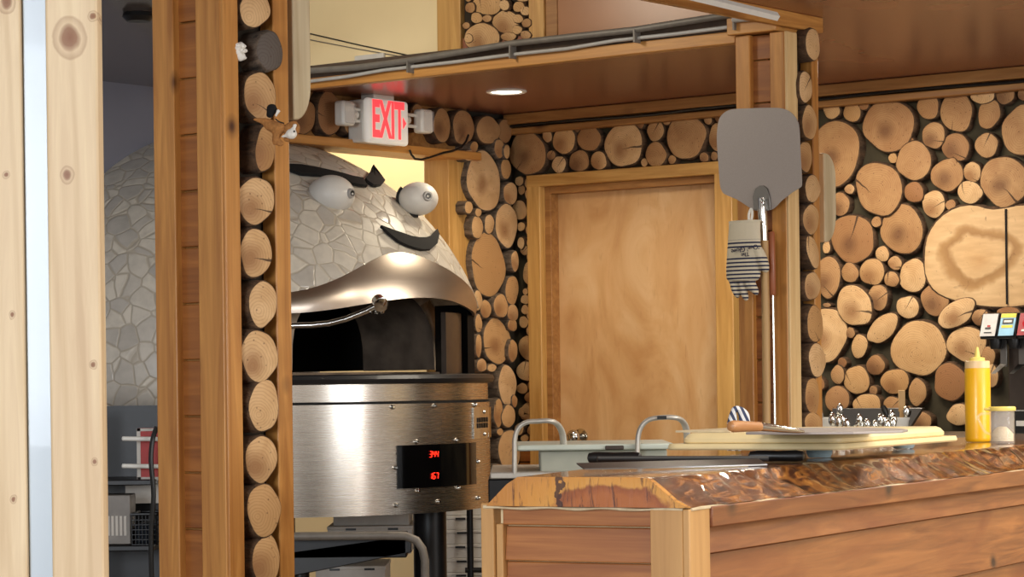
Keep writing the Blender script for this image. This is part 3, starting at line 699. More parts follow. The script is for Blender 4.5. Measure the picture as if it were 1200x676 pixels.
# pale hanging boards on the posts (rounded wooden boards seen nearly edge-on)
def round_board(name, label, u0, u1, v0, v1, x, th, ytop_round=True):
    a = hx(u0, (v0+v1)/2, x); b = hx(u1, (v0+v1)/2, x); zt = hx((u0+u1)/2, v0, x).z; zb = hx((u0+u1)/2, v1, x).z
    y0, y1 = a.y, b.y; r = min((y1-y0)*.85, .06); pts = []
    for cy, cz, a0 in ((y1-r, zt-r*1.2, 0), (y0+.001, zt, 90), (y0+.001, zb, 180), (y1-r, zb+r*1.6, 270)):
        if a0 in (90, 180): pts.append((x, cy, cz)); continue
        for k in range(9):
            ang = math.radians(a0 + 90*k/8); kk = 1.2 if a0 == 0 else 1.6
            pts.append((x, cy + r*math.cos(ang), cz + r*kk*math.sin(ang)))
    mb = MB(); mb.prism(pts, (-th, 0, 0))
    return solo(name, label, 'board', mb, M['cleat'], (x, (y0+y1)/2, zb), KF, bevel=.004)
round_board('hanging_board', 'pale round-ended wooden board on the far side of the narrow right log post', 966, 980, 180, 284, AR-.03, .03)
round_board('hanging_board', 'pale round-ended wooden board hanging high behind the left log post', 343, 364, -60, 141, AR-.03, .03)
# ------------------------------------------------------------------ pizza oven (world frame; angle phi measured from the camera side towards the right)
DC = at(253, 440, 10.1); DC = Vector((DC.x, DC.y, 0))
e1 = KF.ex
AX = DC + e1*.35                               # axis of the drum in front of the dome
PHI = math.radians(52.2)
def pol(r, ph, z, c=None):
    c = c or AX
    return Vector((c.x + r*math.sin(ph), c.y - r*math.cos(ph), z))
ov = Thing('pizza_oven', 'big tiled dome pizza oven with a cartoon face and a steel drum', 'pizza oven', (DC.x, DC.y, .0))
RD, HD, ZD = 1.065, .95, CZ+.05
def dome_r(z): return RD*math.sqrt(max(0, 1-((z-ZD)/HD)**2)) if z > ZD else RD
def hood_top(d):     # d = angle from the mouth direction, radians
    k = min(1, abs(d)/math.radians(50)); return CZ + .335 + .158*(0.5+0.5*math.cos(PI*k))
def hood_bot(d):
    k = min(1, abs(d)/math.radians(50)); return CZ + .262 + .062*(0.5+0.5*math.cos(PI*k))
m = MB(); NJ, NI = 160, 70
V = {}
zs = [CZ-.06, ZD-.03] + [ZD + HD*math.sin(PI/2*i/NI) for i in range(NI)]
for i, z in enumerate(zs):
    for j in range(NJ):
        ph = 2*PI*j/NJ; r = dome_r(z); V[i, j] = Vector((DC.x + r*math.sin(ph), DC.y - r*math.cos(ph), z))
def removed(p):
    d = p - AX; a = math.atan2(d.x, -d.y) - PHI
    a = (a+PI) % (2*PI) - PI
    if a > math.radians(50) and a < math.radians(125): return p.z < CZ+.33
    return abs(a) < math.radians(60) and p.z < (hood_top(a)-.03 if abs(a) < math.radians(51) else CZ+.10)
bv = {k: m.bm.verts.new(p) for k, p in V.items()}
for i in range(len(zs)-1):
    for j in range(NJ):
        k = [(i, j), (i, (j+1) % NJ), (i+1, (j+1) % NJ), (i+1, j)]
        if not removed((V[k[0]]+V[k[2]])/2): m._f([bv[q] for q in k], True)
top = m.bm.verts.new((DC.x, DC.y, ZD+HD))
for j in range(NJ): m._f([bv[len(zs)-1, j], bv[len(zs)-1, (j+1) % NJ], top], True)
bmesh.ops.delete(m.bm, geom=[v for v in m.bm.verts if not v.link_faces], context='VERTS')
dome = ov.part('dome', m, M['mosaic'])
sol = dome.modifiers.new('thickness', 'SOLIDIFY'); sol.thickness = .03; sol.offset = -1
# stainless visor over the mouth
rows = []
for k in range(9):
    f = k/8; row = []
    for j in range(61):
        d = math.radians(-54 + 128*j/60)
        zt, zb = hood_top(d), hood_bot(d); z = zt + (zb-zt)*f
        def dr_(zz):
            R = dome_r(zz); return -.35*math.cos(d) + math.sqrt(max(.01, R*R-(.35*math.sin(d))**2))
        rt = dr_(zt)+.008; rb = max(dr_(zb) + .012, .715)
        if d > 0: k_ = min(1, d/math.radians(38)); rb += (.735-rb)*k_; rt += (.728-rt)*k_*k_
        row.append(pol(rt + (rb-rt)*f + .012*math.sin(PI*f), PHI + d, z))
    rows.append(row)
m = MB(); m.shell(rows, lambda p: p + (AX + Vector((0,0,p.z)) - p).normalized()*.012)
ov.part('hood', m, M['steel_h'])
# mouth facade and arched tunnel
fz = CZ+.045
def mo(x, y, z): return AX + e1*x + KF.ey*y + Vector((0,0,z))     # x out of the mouth, y to the right (away), z
arch = []
aw, ah = .40, .33
for k in range(25):
    t = PI*k/24; arch.append((-aw*math.cos(t)*1.0, fz + .02 + ah*math.sin(t)**.62))
# front facade ring between arch and outer boundary
m = MB()
outer = []
for k in range(25):
    t = PI*k/24; outer.append((-.60*math.cos(t), fz + .0 + .42*math.sin(t)**.5))
fa = [mo(.42, y, z) for y, z in arch]; fb = [mo(.30 if abs(y) > .5 else .42, y, min(z, CZ+.42)) for y, z in outer]
m.grid([fa, fb], False); ov.part('mouth_surround', m, M['stone'])
m = MB(); m.grid([[mo(.42, y, z) for y, z in arch], [mo(.06, y, z) for y, z in arch]]); ov.part('mouth_tunnel', m, M['soot'])
m = MB(); m.grid([[mo(.06, y*1.0, z) for y, z in arch], [mo(-.1, y*1.5, fz + (z-fz)*1.2) for y, z in arch], [mo(-.6, y*1.5, fz + (z-fz)*1.1) for y, z in arch], [mo(-.9, y*.3, fz+(z-fz)*.5) for y, z in arch]]); ov.part('baking_chamber', m, M['dark'])
m = MB(); m.prism([mo(.42,-.55,fz+.012), mo(.42,.55,fz+.012), mo(-.95,.55,fz+.012), mo(-.95,-.55,fz+.012)], (0,0,-.02)); ov.part('hearth', m, M['soot'])
# side cheeks beside the mouth: black inner panel and a steel post
m = MB(); m.hexa([mo(.40,.43,fz), mo(.56,.43,fz), mo(.56,.47,fz), mo(.40,.47,fz), mo(.40,.43,CZ+.31), mo(.56,.43,CZ+.31), mo(.56,.47,CZ+.31), mo(.40,.47,CZ+.31)]); ov.part('side_panel', m, M['blackmetal'])
a0 = math.radians(67); a1 = math.radians(86)
m = MB(); rows = [[pol(.685, a0+(a1-a0)*j/8, z) for j in range(9)] for z in (fz, CZ+.275)]
m.shell(rows, lambda p: p + (AX + Vector((0,0,p.z)) - p).normalized()*.02); ov.part('side_post', m, M['bronze'])
# black ledge, drum, groove, underside
m = MB(); R_ = .806; zl = CZ+.012
m.lathe([(.0001, zl+.035), (R_-.02, zl+.035), (R_-.006, zl+.031), (R_, zl+.018), (R_-.006, zl+.004), (R_-.02, zl), (.0001, zl)], (AX.x, AX.y, 0), 96); ov.part('ledge', m, M['rubber'], smooth=False)
RR = .786; zb = CZ-.452; zs_ = CZ-.055
m = MB(); m.lathe([(.70, zl+.002), (RR-.006, zl+.002), (RR-.006, zs_+.006), (RR-.03, zs_+.005), (RR-.03, zs_-.004), (RR, zs_-.004), (RR, zb), (.2, zb), (.2, zb+.02)], (AX.x, AX.y, 0), 128, smooth=True)
o = ov.part('drum', m, M['steel']); m2 = MB(); m2.lathe([(RR-.02, zs_+.0045), (RR-.0015, zs_+.0045), (RR-.0015, zs_-.0035), (RR-.02, zs_-.0035)], (AX.x, AX.y, 0), 128); ov.part('seam', m2, M['matte'])
md = o.modifiers.new('split', 'EDGE_SPLIT'); md.split_angle = math.radians(30)
m = MB(); m.cyl((DC.x, DC.y, 0), .30, .3, CZ-.05, 32); ov.part('skirt', m, M['blackmetal'])
lp = at(504, 640, 9.6); m = MB(); m.cyl((lp.x, lp.y, 0), .061, 0, zb, 28); ov.part('leg', m, M['blackmetal'])
m = MB(); m.cyl((AX.x-.25, AX.y+.35, 0), .061, 0, zb, 28); ov.part('leg', m, M['blackmetal'])
# control window with red digits
def drum_pt(u, v, r=RR):
    # intersect the view ray with the vertical cylinder
    d = ray(u, v); o_ = CAM - AX; A = d.x**2+d.y**2; B = 2*(o_.x*d.x+o_.y*d.y); C = o_.x**2+o_.y**2-r*r
    disc = B*B-4*A*C
    t = (-B - math.sqrt(max(disc, 0)))/(2*A); return CAM + d*t
def patch(name, u0, u1, vl0, vl1, vr0, vr1, th, mat, parent=None, n=12):
    a = drum_pt(u0, (vl0+vl1)/2); b = drum_pt(u1, (vr0+vr1)/2)
    pa = math.atan2(a.x-AX.x, -(a.y-AX.y)); pb = math.atan2(b.x-AX.x, -(b.y-AX.y))
    z1 = (drum_pt(u0, vl0).z + drum_pt(u1, vr0).z)/2; z0 = (drum_pt(u0, vl1).z + drum_pt(u1, vr1).z)/2
    rows = [[pol(RR+th, pa+(pb-pa)*j/n, z) for j in range(n+1)] for z in (z0, z1)]
    mm = MB(); mm.shell(rows, lambda p: p + (AX + Vector((0,0,p.z)) - p).normalized()*(th+.004))
    return ov.part(name, mm, mat, parent), pa, pb, z0, z1
win, pa, pb, z0, z1 = patch('control_window', 465, 557, 522, 573, 518, 567, .004, plain('glossy_black_glass', '#060607', .08, 0, .5, .05))
SEG = {'0':'abcdef','1':'bc','3':'abcdg','4':'bcfg','6':'acdefg','7':'abc'}
def digits(txt, u, v, h, parent):
    c = drum_pt(u, v, RR+.006); ph = math.atan2(c.x-AX.x, -(c.y-AX.y))
    tx = Vector((math.cos(ph), math.sin(ph), 0)); w = h*.5
    mm = MB(); t = h*.11
    for i, chx in enumerate(txt):
        x0 = (i - (len(txt)-1)/2)*h*.78
        S = {'a':(-w/2,h/2,w/2,h/2),'g':(-w/2,0,w/2,0),'d':(-w/2,-h/2,w/2,-h/2),'f':(-w/2,0,-w/2,h/2),'b':(w/2,0,w/2,h/2),'e':(-w/2,-h/2,-w/2,0),'c':(w/2,-h/2,w/2,0)}
        for k in SEG[chx]:
            ax, az, bx, bz = S[k]
            P = lambda x, z: c + tx*(x0+x+z*.12) + Vector((0,0,z))
            if az == bz: q = [P(ax+t*.4, az-t/2), P(bx-t*.4, bz-t/2), P(bx-t*.4, bz+t/2), P(ax+t*.4, az+t/2)]
            else: q = [P(ax-t/2, az+t*.4), P(ax+t/2, az+t*.4), P(bx+t/2, bz-t*.4), P(bx-t/2, bz-t*.4)]
            mm.prism(q, Vector((math.sin(ph), -math.cos(ph), 0))*.002)
    ov.part('digits', mm, M['led'], parent)
digits('344', 508.5, 532, .021, win); digits('167', 508.5, 557.5, .021, win)
vp, *_ = patch('vent_plate', 554, 574.5, 478, 514, 476, 512, .005, M['chrome'])
for r_ in range(2):
    for k in range(5):
        a = drum_pt(560.5+2.6*k, 492.2+6.6*r_ - .2*k, RR+.006); ph = math.atan2(a.x-AX.x, -(a.y-AX.y))
        mm = MB(); tx = Vector((math.cos(ph), math.sin(ph), 0)); nn = Vector((math.sin(ph), -math.cos(ph), 0))
        mm.prism([a-tx*.0075-Vector((0,0,.009)), a+tx*.0075-Vector((0,0,.009)), a+tx*.0075+Vector((0,0,.009)), a-tx*.0075+Vector((0,0,.009))], nn*.002)
        ov.part('slot', mm, M['black'], vp)
for u_, v_ in [(459.8,476.8),(508.9,475.6),(556,474.1),(487.6,517.6),(535,515.6),(463,547.8),(559.2,540.7),(489.4,575.3),(536.7,571.5),(463.7,592.2),(513,587.7),(559.8,583.3),(566,482.5),(566.5,508.5)]:
    a = drum_pt(u_, v_, RR); ph = math.atan2(a.x-AX.x, -(a.y-AX.y)); nn = Vector((math.sin(ph), -math.cos(ph), 0))
    mm = MB(); mm.tube([a, a+nn*.006, a+nn*.011], [.0085, .0085, .004], 10); ov.part('bolt', mm, M['chrome'])
# gooseneck spray hose arm in front of the mouth
hp = [at(u_, v_, 8.95+.0*k) for k, (u_, v_) in enumerate([(330,383),(345,381.5),(365,381),(385,379),(405,374),(420,368),(430,364),(440,358.5)])]
m = MB(); m.tube(hp, .0105, 12); ov2 = ov
ov2.part('lamp_arm', m, M['chrome'], smooth=True)
hd_ = at(445, 354.5, 8.95); m = MB(); ax = Vector((.25,-.75,-.35)).normalized()
m.tube([hd_-ax*.025, hd_-ax*.02, hd_+ax*.02, hd_+ax*.022], [.012, .0235, .0265, .022], 20); m.tube([hp[-1], hd_], .012, 10); ov2.part('lamp_head', m, M['chrome'])
m = MB()
for dx_, dz_ in ((-.022,-.035),(-.008,-.04),(.006,-.036)):
    m.tube([hd_+Vector((dx_,.01,-.012)), hd_+Vector((dx_*1.5,.0,dz_))], .006, 8)
ov2.part('nozzle', m, M['chrome'])
# ---- the face
def dome_pt(u, v, k=1.0):
    d = ray(u, v); c = Vector((DC.x, DC.y, ZD)); o_ = CAM - c; S = Vector((1/(RD*k), 1/(RD*k), 1/(HD*k)))
    d2 = Vector((d.x*S.x, d.y*S.y, d.z*S.z)); o2 = Vector((o_.x*S.x, o_.y*S.y, o_.z*S.z))
    A = d2.dot(d2); B = 2*o2.dot(d2); C = o2.dot(o2)-1; disc = B*B-4*A*C
    t = (-B - math.sqrt(max(disc, 0)))/(2*A); return CAM + d*t
def dn(p): c = Vector((DC.x, DC.y, ZD)); q = p-c; return Vector((q.x/RD**2, q.y/RD**2, q.z/HD**2)).normalized()
def strip(name, up, lo, mat, n=24, th=.012, parent=None):
    def samp(pl, f):
        q = f*(len(pl)-1); i = min(int(q), len(pl)-2); w = q-i
        return (pl[i][0]+(pl[i+1][0]-pl[i][0])*w, pl[i][1]+(pl[i+1][1]-pl[i][1])*w)
    rows = []
    for r in range(5):
        row = []
        for k in range(n+1):
            a, b = samp(up, k/n), samp(lo, k/n); u_, v_ = a[0]+(b[0]-a[0])*r/4, a[1]+(b[1]-a[1])*r/4
            row.append(dome_pt(u_, v_, 1.004))
        rows.append(row)
    m = MB(); m.shell(rows, lambda p: p + dn(p)*th); return ov.part(name, m, mat, parent)
strip('eyebrow', [(338,195),(352,195.5),(372,199),(395,204),(413,209),(424,211)], [(338,201),(352,206),(372,207),(395,209),(411,217),(429,220)], M['matte'])
strip('eyebrow', [(427,211),(433,203),(436,195.5),(441,202),(449,213)], [(429,214),(436,219),(440,219.5),(446,218),(449.5,214)], M['matte'], 16)
strip('mustache', [(445,266),(458,271),(470,275),(480,278.5),(489,280),(497,280),(503,278),(507,273),(510,270)], [(446,267.5),(455,276),(465,284),(474,288.5),(484,292),(493,294),(503,293.5),(510,287),(512.5,276)], M['matte'])
def eye(u, v, ru, k, pu, pv, lab):
    c = dome_pt(u, v, 1.0) if k is None else None
    if c is None:
        ph, th = math.radians(k[0]), math.radians(k[1]); c = Vector((DC.x+RD*k[2]*math.cos(th)*math.sin(ph), DC.y-RD*k[2]*math.cos(th)*math.cos(ph), ZD+HD*k[2]*math.sin(th)))
        c = CAM + ray(u, v)*(c.y)
    r = ru*c.y/F; m = MB(); m.ell(c, (r, r, r*.84), n=36, m=24); o = ov.part('eye', m, M['eyewhite'], smooth=True)
    # pupil: ring and dot on the eye surface
    d = ray(pu, pv); oo = CAM-c; A = d.dot(d); B = 2*oo.dot(d); C = oo.dot(oo)-(r*1.0)**2
    t = (-B-math.sqrt(max(0, B*B-4*A*C)))/(2*A); q = CAM+d*t; n = (q-c).normalized()
    q = c + Vector((n.x*r, n.y*r, n.z*r*.84))
    m = MB(); m.tube([q-n*.012, q+n*.007], [.021, .017], 24); io = ov.part('iris', m, plain('grey_iris', '#a3a19e', .4), o)
    m = MB(); m.tube([q-n*.008, q+n*.010], [.0115, .0105], 20); ov.part('pupil', m, M['black'], io)
    m = MB(); side = Vector((0,0,1)).cross(n).normalized(); m.ell(q+n*.012+side*(-.006)+Vector((0,0,-.003)), (.0045,.0045,.0045), n=10, m=8); ov.part('glint', m, M['eyewhite'], io)
    return c, r
cL, rL = eye(388, 228.5, 28, None, 411, 226.5, '')
cR, rR = eye(490, 233, 23.5, (70, 44, 1.0), 501, 229.5, '')
# dark lid line round the far eye
m = MB(); pts = []
for k in range(20):
    a = math.radians(140 + 130*k/19); pts.append(cR + Vector((rR*1.03*math.cos(a), -rR*.25, rR*.88*math.sin(a))))
m.tube(pts, .006, 8); ov.part('eyelid', m, M['black'], smooth=True)

# ------------------------------------------------------------------ beneath the oven: pizza boxes, frame, pipes
def boxrow(u0, u1, vt, vb, D, n, lab_fn, grp, name='pizza_box', tabs=1):
    hgt = (vb-vt)/n
    for k in range(n):
        a = at(u0, vt+hgt*k, D); b = at(u1, vt+hgt*(k+1), D); lo, hi = b.z+.004, a.z
        jx = random.uniform(-.006, .006)
        t = Thing(name, lab_fn(k), 'box', ((a.x+b.x)/2, D+.2, lo), WF, grp)
        t.part('tray', MB().box(a.x+jx, D, lo, b.x+jx, D+.42, hi-.012), M['card'], bevel=.002)
        t.part('lid', MB().box(a.x+jx-.003, D-.003, hi-.014, b.x+jx+.003, D+.42, hi), M['card'], bevel=.003)
        for q in range(tabs):
            f = (q+.55)/tabs; xx = a.x+jx+(b.x-a.x)*f
            t.part('tab', MB().box(xx-.02, D-.005, hi-.016, xx+.02, D+.003, hi-.008), M['black'])
words = ['topmost', 'second from the top', 'third from the top', 'fourth from the top', 'lowest visible', 'lower', 'sixth', 'seventh']
boxrow(503, 572, 588, 688, 10.4, 6, lambda k: f'flat white pizza box right of the black oven leg, {words[k] if k < 4 else ("fifth from the top" if k == 4 else "lowest of the stack")}', 'pizza boxes right of the oven leg')
boxrow(392, 481, 600, 616, 10.2, 1, lambda k: 'white pizza box lying on top, left of the black oven leg', 'pizza boxes left of the oven leg')
boxrow(384, 483, 617, 650, 10.15, 2, lambda k: ['white pizza box under the top one, left of the black oven leg', 'white pizza box behind the grey pipe under the oven'][k], 'pizza boxes left of the oven leg', tabs=2)
boxrow(370, 452, 664, 692, 10.1, 1, lambda k: 'white pizza box at the bottom edge under the dark frame', 'pizza boxes left of the oven leg', tabs=2)
rk = Thing('box_rack', 'black metal rack rods in front of the stacked pizza boxes', 'rack', (*at(548, 650, 10.3).xy, .0))
for u_ in (551, 568):
    q = at(u_, 640, 10.32); rk.part('rod', MB().cyl((q.x, q.y, 0), .013, 0, .80, 12), M['blackmetal'])
m = MB(); a = at(545, 668, 10.32); b = at(575, 668, 10.32); m.tube([a, b], .011, 8); rk.part('crossbar', m, M['blackmetal'])
# dark folding frame and bent grey pipe
fr_ = Thing('stand_frame', 'dark steel stand frame under the oven drum, beside the left log post', 'stand', (*at(420, 660, 9.0).xy, .0))
def bar(th, nm, A, B, w, h, mat): 
    m = MB(); m.tube([A, B], w, 4, ry=h); return th.part(nm, m, mat, bevel=.002)
m = MB(); a = at(340, 636, 9.0); b = at(478, 636, 9.1); m.box(a.x, a.y-.02, a.z-.055, b.x, b.y+.02, a.z+.03); fr_.part('top_rail', m, M['blackmetal'], bevel=.004)
m = MB(); a = at(340, 655, 8.98); b = at(482, 632, 8.98); m.prism([a+Vector((0,0,.025)), b+Vector((0,0,.016)), b-Vector((0,0,.045)), a-Vector((0,0,.06))], (0,.03,0)); fr_.part('brace', m, M['black'], bevel=.003)
m = MB(); a = at(352, 636, 9.02); m.cyl((a.x, a.y, 0), .03, 0, .7, 16); fr_.part('leg', m, M['blackmetal'])
m = MB(); pp = [at(u_, v_, 8.9) for u_, v_ in ((340,628.5),(400,628),(450,627.5),(475,628),(488,633),(495,643),(498,657),(498,680),(498,720))]; pp.append(Vector((pp[-1].x, pp[-1].y, .0))); m.tube(pp, .0145, 12)
solo('bent_pipe', 'grey pipe bent downwards under the oven drum', 'pipe', m, M['grey'], pp[0], smooth=True)

# ------------------------------------------------------------------ the bar (frame CF: x along it, y across it, corner post at the origin)
ZT, ZB = CZ-.149, CZ-.197
bar_ = Thing('bar_counter', 'plank fronted bar with a thick lacquered live-edge slab top', 'bar counter', (1.6, .18, 0), CF)
LEN = 3.2; NX = 110
def wob(x, s, a): return a*(math.sin(x*7.1+s)+.4*math.sin(x*23.3+2*s)+.3*math.sin(x*51+3*s)+.25*math.sin(x*97+s))
rows = []
NX = 220
for i in range(NX+1):
    x = -.012 + LEN*i/NX; f = min(1, x/.9) if x > 0 else 0; k = min(1, max(0, (x+.01)/.15))
    back = .352 + .16*f; bt = .293 + .15*f
    P = [(-.012+k*wob(x,1,.004), ZB), (.012+k*wob(x,2,.006), ZB+.012+k*wob(x,5,.002)), (.035+k*wob(x,4,.008), ZB+.030+k*wob(x,6,.0025)), (.056+k*wob(x,3,.009), ZT-.002), (.075+k*wob(x,3,.006), ZT),
         (.18, ZT), (bt, ZT), (bt+.02, ZT-.012), (back-.015, ZB+.014), (back, ZB)]
    rows.append([Vector((x, y, z)) for y, z in P])
m = MB(); m.mi = 0; m.rings(rows[1:], True, False, True, True)
m.mi = 1; m.rings(rows[:2], True, True, False, False)
slab = bar_.part('slab_top', m, [M['live'], M['slabend']], label='thick live-edge timber slab with a cut end')
md = slab.modifiers.new('split', 'EDGE_SPLIT'); md.split_angle = math.radians(35)
fw = .362
m = MB(); m.box(.02, .02, 0, LEN, fw-.02, ZB-.004); bar_.part('core', m, M['cream'])
# corner post
m = MB(); m.box(-.008, -.012, 0, .073, .0, ZB-.002); m.box(-.008, 0, 0, .01, .057, ZB-.002); bar_.part('corner_post', m, M['cedar_z'], bevel=.002)
# end panel: stiles, rails, boards
m = MB(); m.box(-.006, fw-.020, 0, .03, fw+.004, ZB+.004); m.box(-.0, fw-.034, 0, .03, fw-.021, ZB-.03); bar_.part('end_stile', m, M['cedar_z'], bevel=.002)
m = MB(); m.box(.002, .057, CZ-.2285, .03, fw-.033, ZB-.001); bar_.part('end_rail', m, M['cedar_y'], bevel=.002)
z = CZ-.2295; k = 0
while z > 0:
    m = MB(); zz = max(z-.058 if k == 0 else z-.125, 0)
    m.hexa([(.006,.057,zz), (.03,.057,zz), (.03,fw-.034,zz), (.006,fw-.034,zz), (.013,.057,z-.0015), (.03,.057,z-.0015), (.03,fw-.034,z-.0015), (.013,fw-.034,z-.0015)])
    bar_.part('end_board', m, M['cedar_y'], bevel=.002); z = zz; k += 1
# long side boards, each leaning out a little like clapboard
m = MB(); m.box(.073, -.016, CZ-.2315, LEN, .02, ZB-.001); bar_.part('top_rail', m, M['cedar'], bevel=.002)
zs2 = [CZ-.2315, CZ-.275, CZ-.400, CZ-.525, CZ-.65, CZ-.775, CZ-.9, CZ-1.025, 0.0]
for a, b in zip(zs2, zs2[1:]):
    m = MB(); m.hexa([(.073,-.010,b+.001), (LEN,-.010,b+.001), (LEN,.02,b+.001), (.073,.02,b+.001), (.073,.002,a-.001), (LEN,.002,a-.001), (LEN,.02,a-.001), (.073,.02,a-.001)])
    bar_.part('side_board', m, M['cedar'], bevel=.0015)
m = MB(); m.tube([(-.006, .0+.36*k/30, ZB-.003+.001*math.sin(k*.7)) for k in range(31)], [.0025+.0006*math.sin(k*.9) for k in range(31)], 6)
bar_.part('filler_bead', m, M['cleat'])
m = MB(); m.tube([(.0+LEN*k/80, -.012+.001*math.sin(k*.7), ZB-.003+.001*math.sin(k*.9)) for k in range(81)], [.0025+.0006*math.sin(k*1.1) for k in range(81)], 6)
bar_.part('filler_bead', m, M['cleat'])
def cz(u, v, z): return CF.hz(u, v, z)
def catmull(P, n=8):
    P = [Vector(p) for p in P]; out = []
    for i in range(len(P)-1):
        p0, p1, p2, p3 = P[max(i-1,0)], P[i], P[i+1], P[min(i+2, len(P)-1)]
        for k in range(n):
            t = k/n; out.append(.5*((2*p1)+(p2-p0)*t+(2*p0-5*p1+4*p2-p3)*t*t+(3*p1-p0-3*p2+p3)*t**3))
    return out + [P[-1]]
# ------------------------------------------------------------------ on the bar: cutting boards on rubber pucks
ZP = ZT + .019
c0 = cz(988, 527.5, ZP)
X0, Y0 = c0.x, c0.y; LX = .70; LY = .375
pk = []
for i, (u_, v_, lab) in enumerate([(976, 533, 'dusty blue rubber puck under the near corner of the cutting boards'), (1073, 522.5, 'dusty blue rubber puck under the far end of the cutting boards')]):
    q = cz(u_, v_+2, ZT+.0025); m = MB(); m.lathe([(.0001, ZT+.001), (.021, ZT+.001), (.025, ZT+.008), (.026, ZP-.001), (.0001, ZP-.001)], (q.x, q.y+.028, 0), 28)
    solo('rubber_puck', lab, 'puck', m, M['blue'], (q.x, q.y+.028, ZT+.001), CF, 'pucks under the cutting boards')
for i, (xx, yy, lab) in enumerate([(X0+.06, Y0+.30, 'hidden')][:0]): pass
def cboard(x0, y0, x1, y1, z0, z1, label, ch):
    m = MB(); c = .03
    def loop(ins, z):
        pts = []
        for cx, cy, a0 in ((x1-c, y1-c, 0), (x0+c, y1-c, 90), (x0+c, y0+c, 180), (x1-c, y0+c, 270)):
            for k in range(7):
                a = math.radians(a0+90*k/6); pts.append(Vector((cx+(c-ins)*math.cos(a), cy+(c-ins)*math.sin(a), z)))
        return pts
    m.rings([loop(.003, z0), loop(0, z0+.003), loop(0, z0+(z1-z0)*.45), loop(ch*.5, z1-.003), loop(ch, z1)], True, True, True, False)
    return solo('cutting_board', label, 'cutting board', m, M['cream_board'], ((x0+x1)/2, (y0+y1)/2, z0), CF, 'cutting boards on the bar')
cboard(X0, Y0, X0+LX, Y0+LY, ZP, ZP+.012, 'large cream plastic cutting board lying underneath, raised on blue pucks', .003)
cboard(X0+.012, Y0+.012, X0+LX-.05, Y0+LY-.03, ZP+.0125, ZP+.033, 'thick cream plastic cutting board stacked on top of the other', .016)
# third board corner: thin pale sheet under the peel
ZS = ZP+.0335
q0 = cz(838, 510, ZS); 
# pizza turner: wooden handle, ferrule, flat blade resting on the boards
tu = Thing('pizza_peel', 'small flat metal pizza peel with a short wooden handle lying on the cutting boards', 'pizza peel', (*cz(960, 506, ZS).xy, ZS), CF)
B = [cz(u_, v_, ZS+.002) for u_, v_ in ((874,508.6),(930,508.8),(1000,508.2),(1058,506.6),(1064,505.2),(1055,504.0),(1010,502.6),(950,502.8),(905,504.4))]
m = MB(); m.prism([Vector((p.x, p.y, ZS+.001)) for p in B], (0,0,.0045)); tu.part('blade', m, M['peelgrey'], bevel=.001)
pb_ = cz(915, 504.5, ZS+.010); D_ = CF.w(*pb_).y
h0, h1, h2, h3 = CF.loc(at(856, 499.3, D_-.12)), CF.loc(at(890, 499.8, D_-.06)), CF.loc(at(916, 502.5, D_-.02)), CF.loc(at(936, 505.0, D_+.02))
m = MB(); m.tube([h0+(h0-h1).normalized()*.003, h0, h0+(h1-h0)*.1, h0+(h1-h0)*.5, h1], [.004, .0085, .0105, .0095, .0085], 16); tu.part('handle', m, M['beech'], smooth=True)
m = MB(); m.tube([h1, h2, h3, h3+(h3-h2)*.3], [.008, .0065, .004, .002], 12); tu.part('ferrule', m, M['chrome'], smooth=True)
s0 = cz(834, 511.2, ZS); s1 = cz(872, 508.5, ZS)
m = MB(); m.box(X0+.05, Y0+.255, ZS, X0+.30, Y0+LY-.005, ZS+.004)
solo('cutting_sheet', 'thin pale cutting sheet sticking out left under the wooden handled peel', 'sheet', m, M['cleat'], (X0+.15, Y0+.3, ZS), CF)
# rocker knife: long curved blade, black spine bar, two black handles
kl = cz(690, 549.5, ZT+.004); kr = cz(905, 544.0, ZT+.004)
rkf = Thing('rocker_knife', 'long curved steel rocker knife with two black handles lying on the bar end', 'knife', (*((kl+kr)/2).xy, ZT+.001), CF)
d_ = (kr-kl); d_.z = 0; Lk = d_.length; d_.normalize(); nrm = Vector((-d_.y, d_.x, 0))
if CF.ey.dot(Vector((0,0,0))) == 0 and (CF.ex*nrm.x + CF.ey*nrm.y).y < 0: nrm = -nrm      # away from us
near = []; far = []
for k in range(25):
    f = k/24; bow = .026*math.sin(PI*f); near.append(kl + d_*Lk*f + nrm*(.0+.02*(1-math.sin(PI*f)))); far.append(kl + d_*Lk*f + nrm*(.055))
m = MB(); rowA = [Vector((p.x, p.y, ZT+.002)) for p in near]; rowB = [Vector((p.x, p.y, ZT+.011)) for p in far]
m.shell([rowA, rowB], lambda p: p + Vector((0,0,.0022))); rkf.part('blade', m, M['steel_d'])
def knf(u, v, z): return CF.hz(u, v, z)
def bar_between(u0, v0, u1, v1, z0, z1, r): 
    a = CF.hz(u0, v0, z0); b = CF.hz(u1, v1, z1); return a, b
a, b = bar_between(700, 537.5, 900, 537.5, ZT+.017, ZT+.011, 0)
m = MB(); m.tube([a, b], .0052, 10, ry=.004); rkf.part('spine_bar', m, M['black'])
def knife_handle(u0, v0, u1, v1, z):
    p0, p1 = CF.hz(u0, v0, z), CF.hz(u1, v1, z); t = (p1-p0)
    m = MB(); m.tube([p0, p0+t*.03, p0+t*.15, p0+t*.5, p0+t*.85, p0+t*.97, p1], [.004, .009, .0108, .0098, .0108, .009, .004], 16); rkf.part('handle', m, M['black'], smooth=True)
knife_handle(689, 536.2, 752, 536.2, ZT+.016); knife_handle(877, 534.5, 943, 534, ZT+.0125)
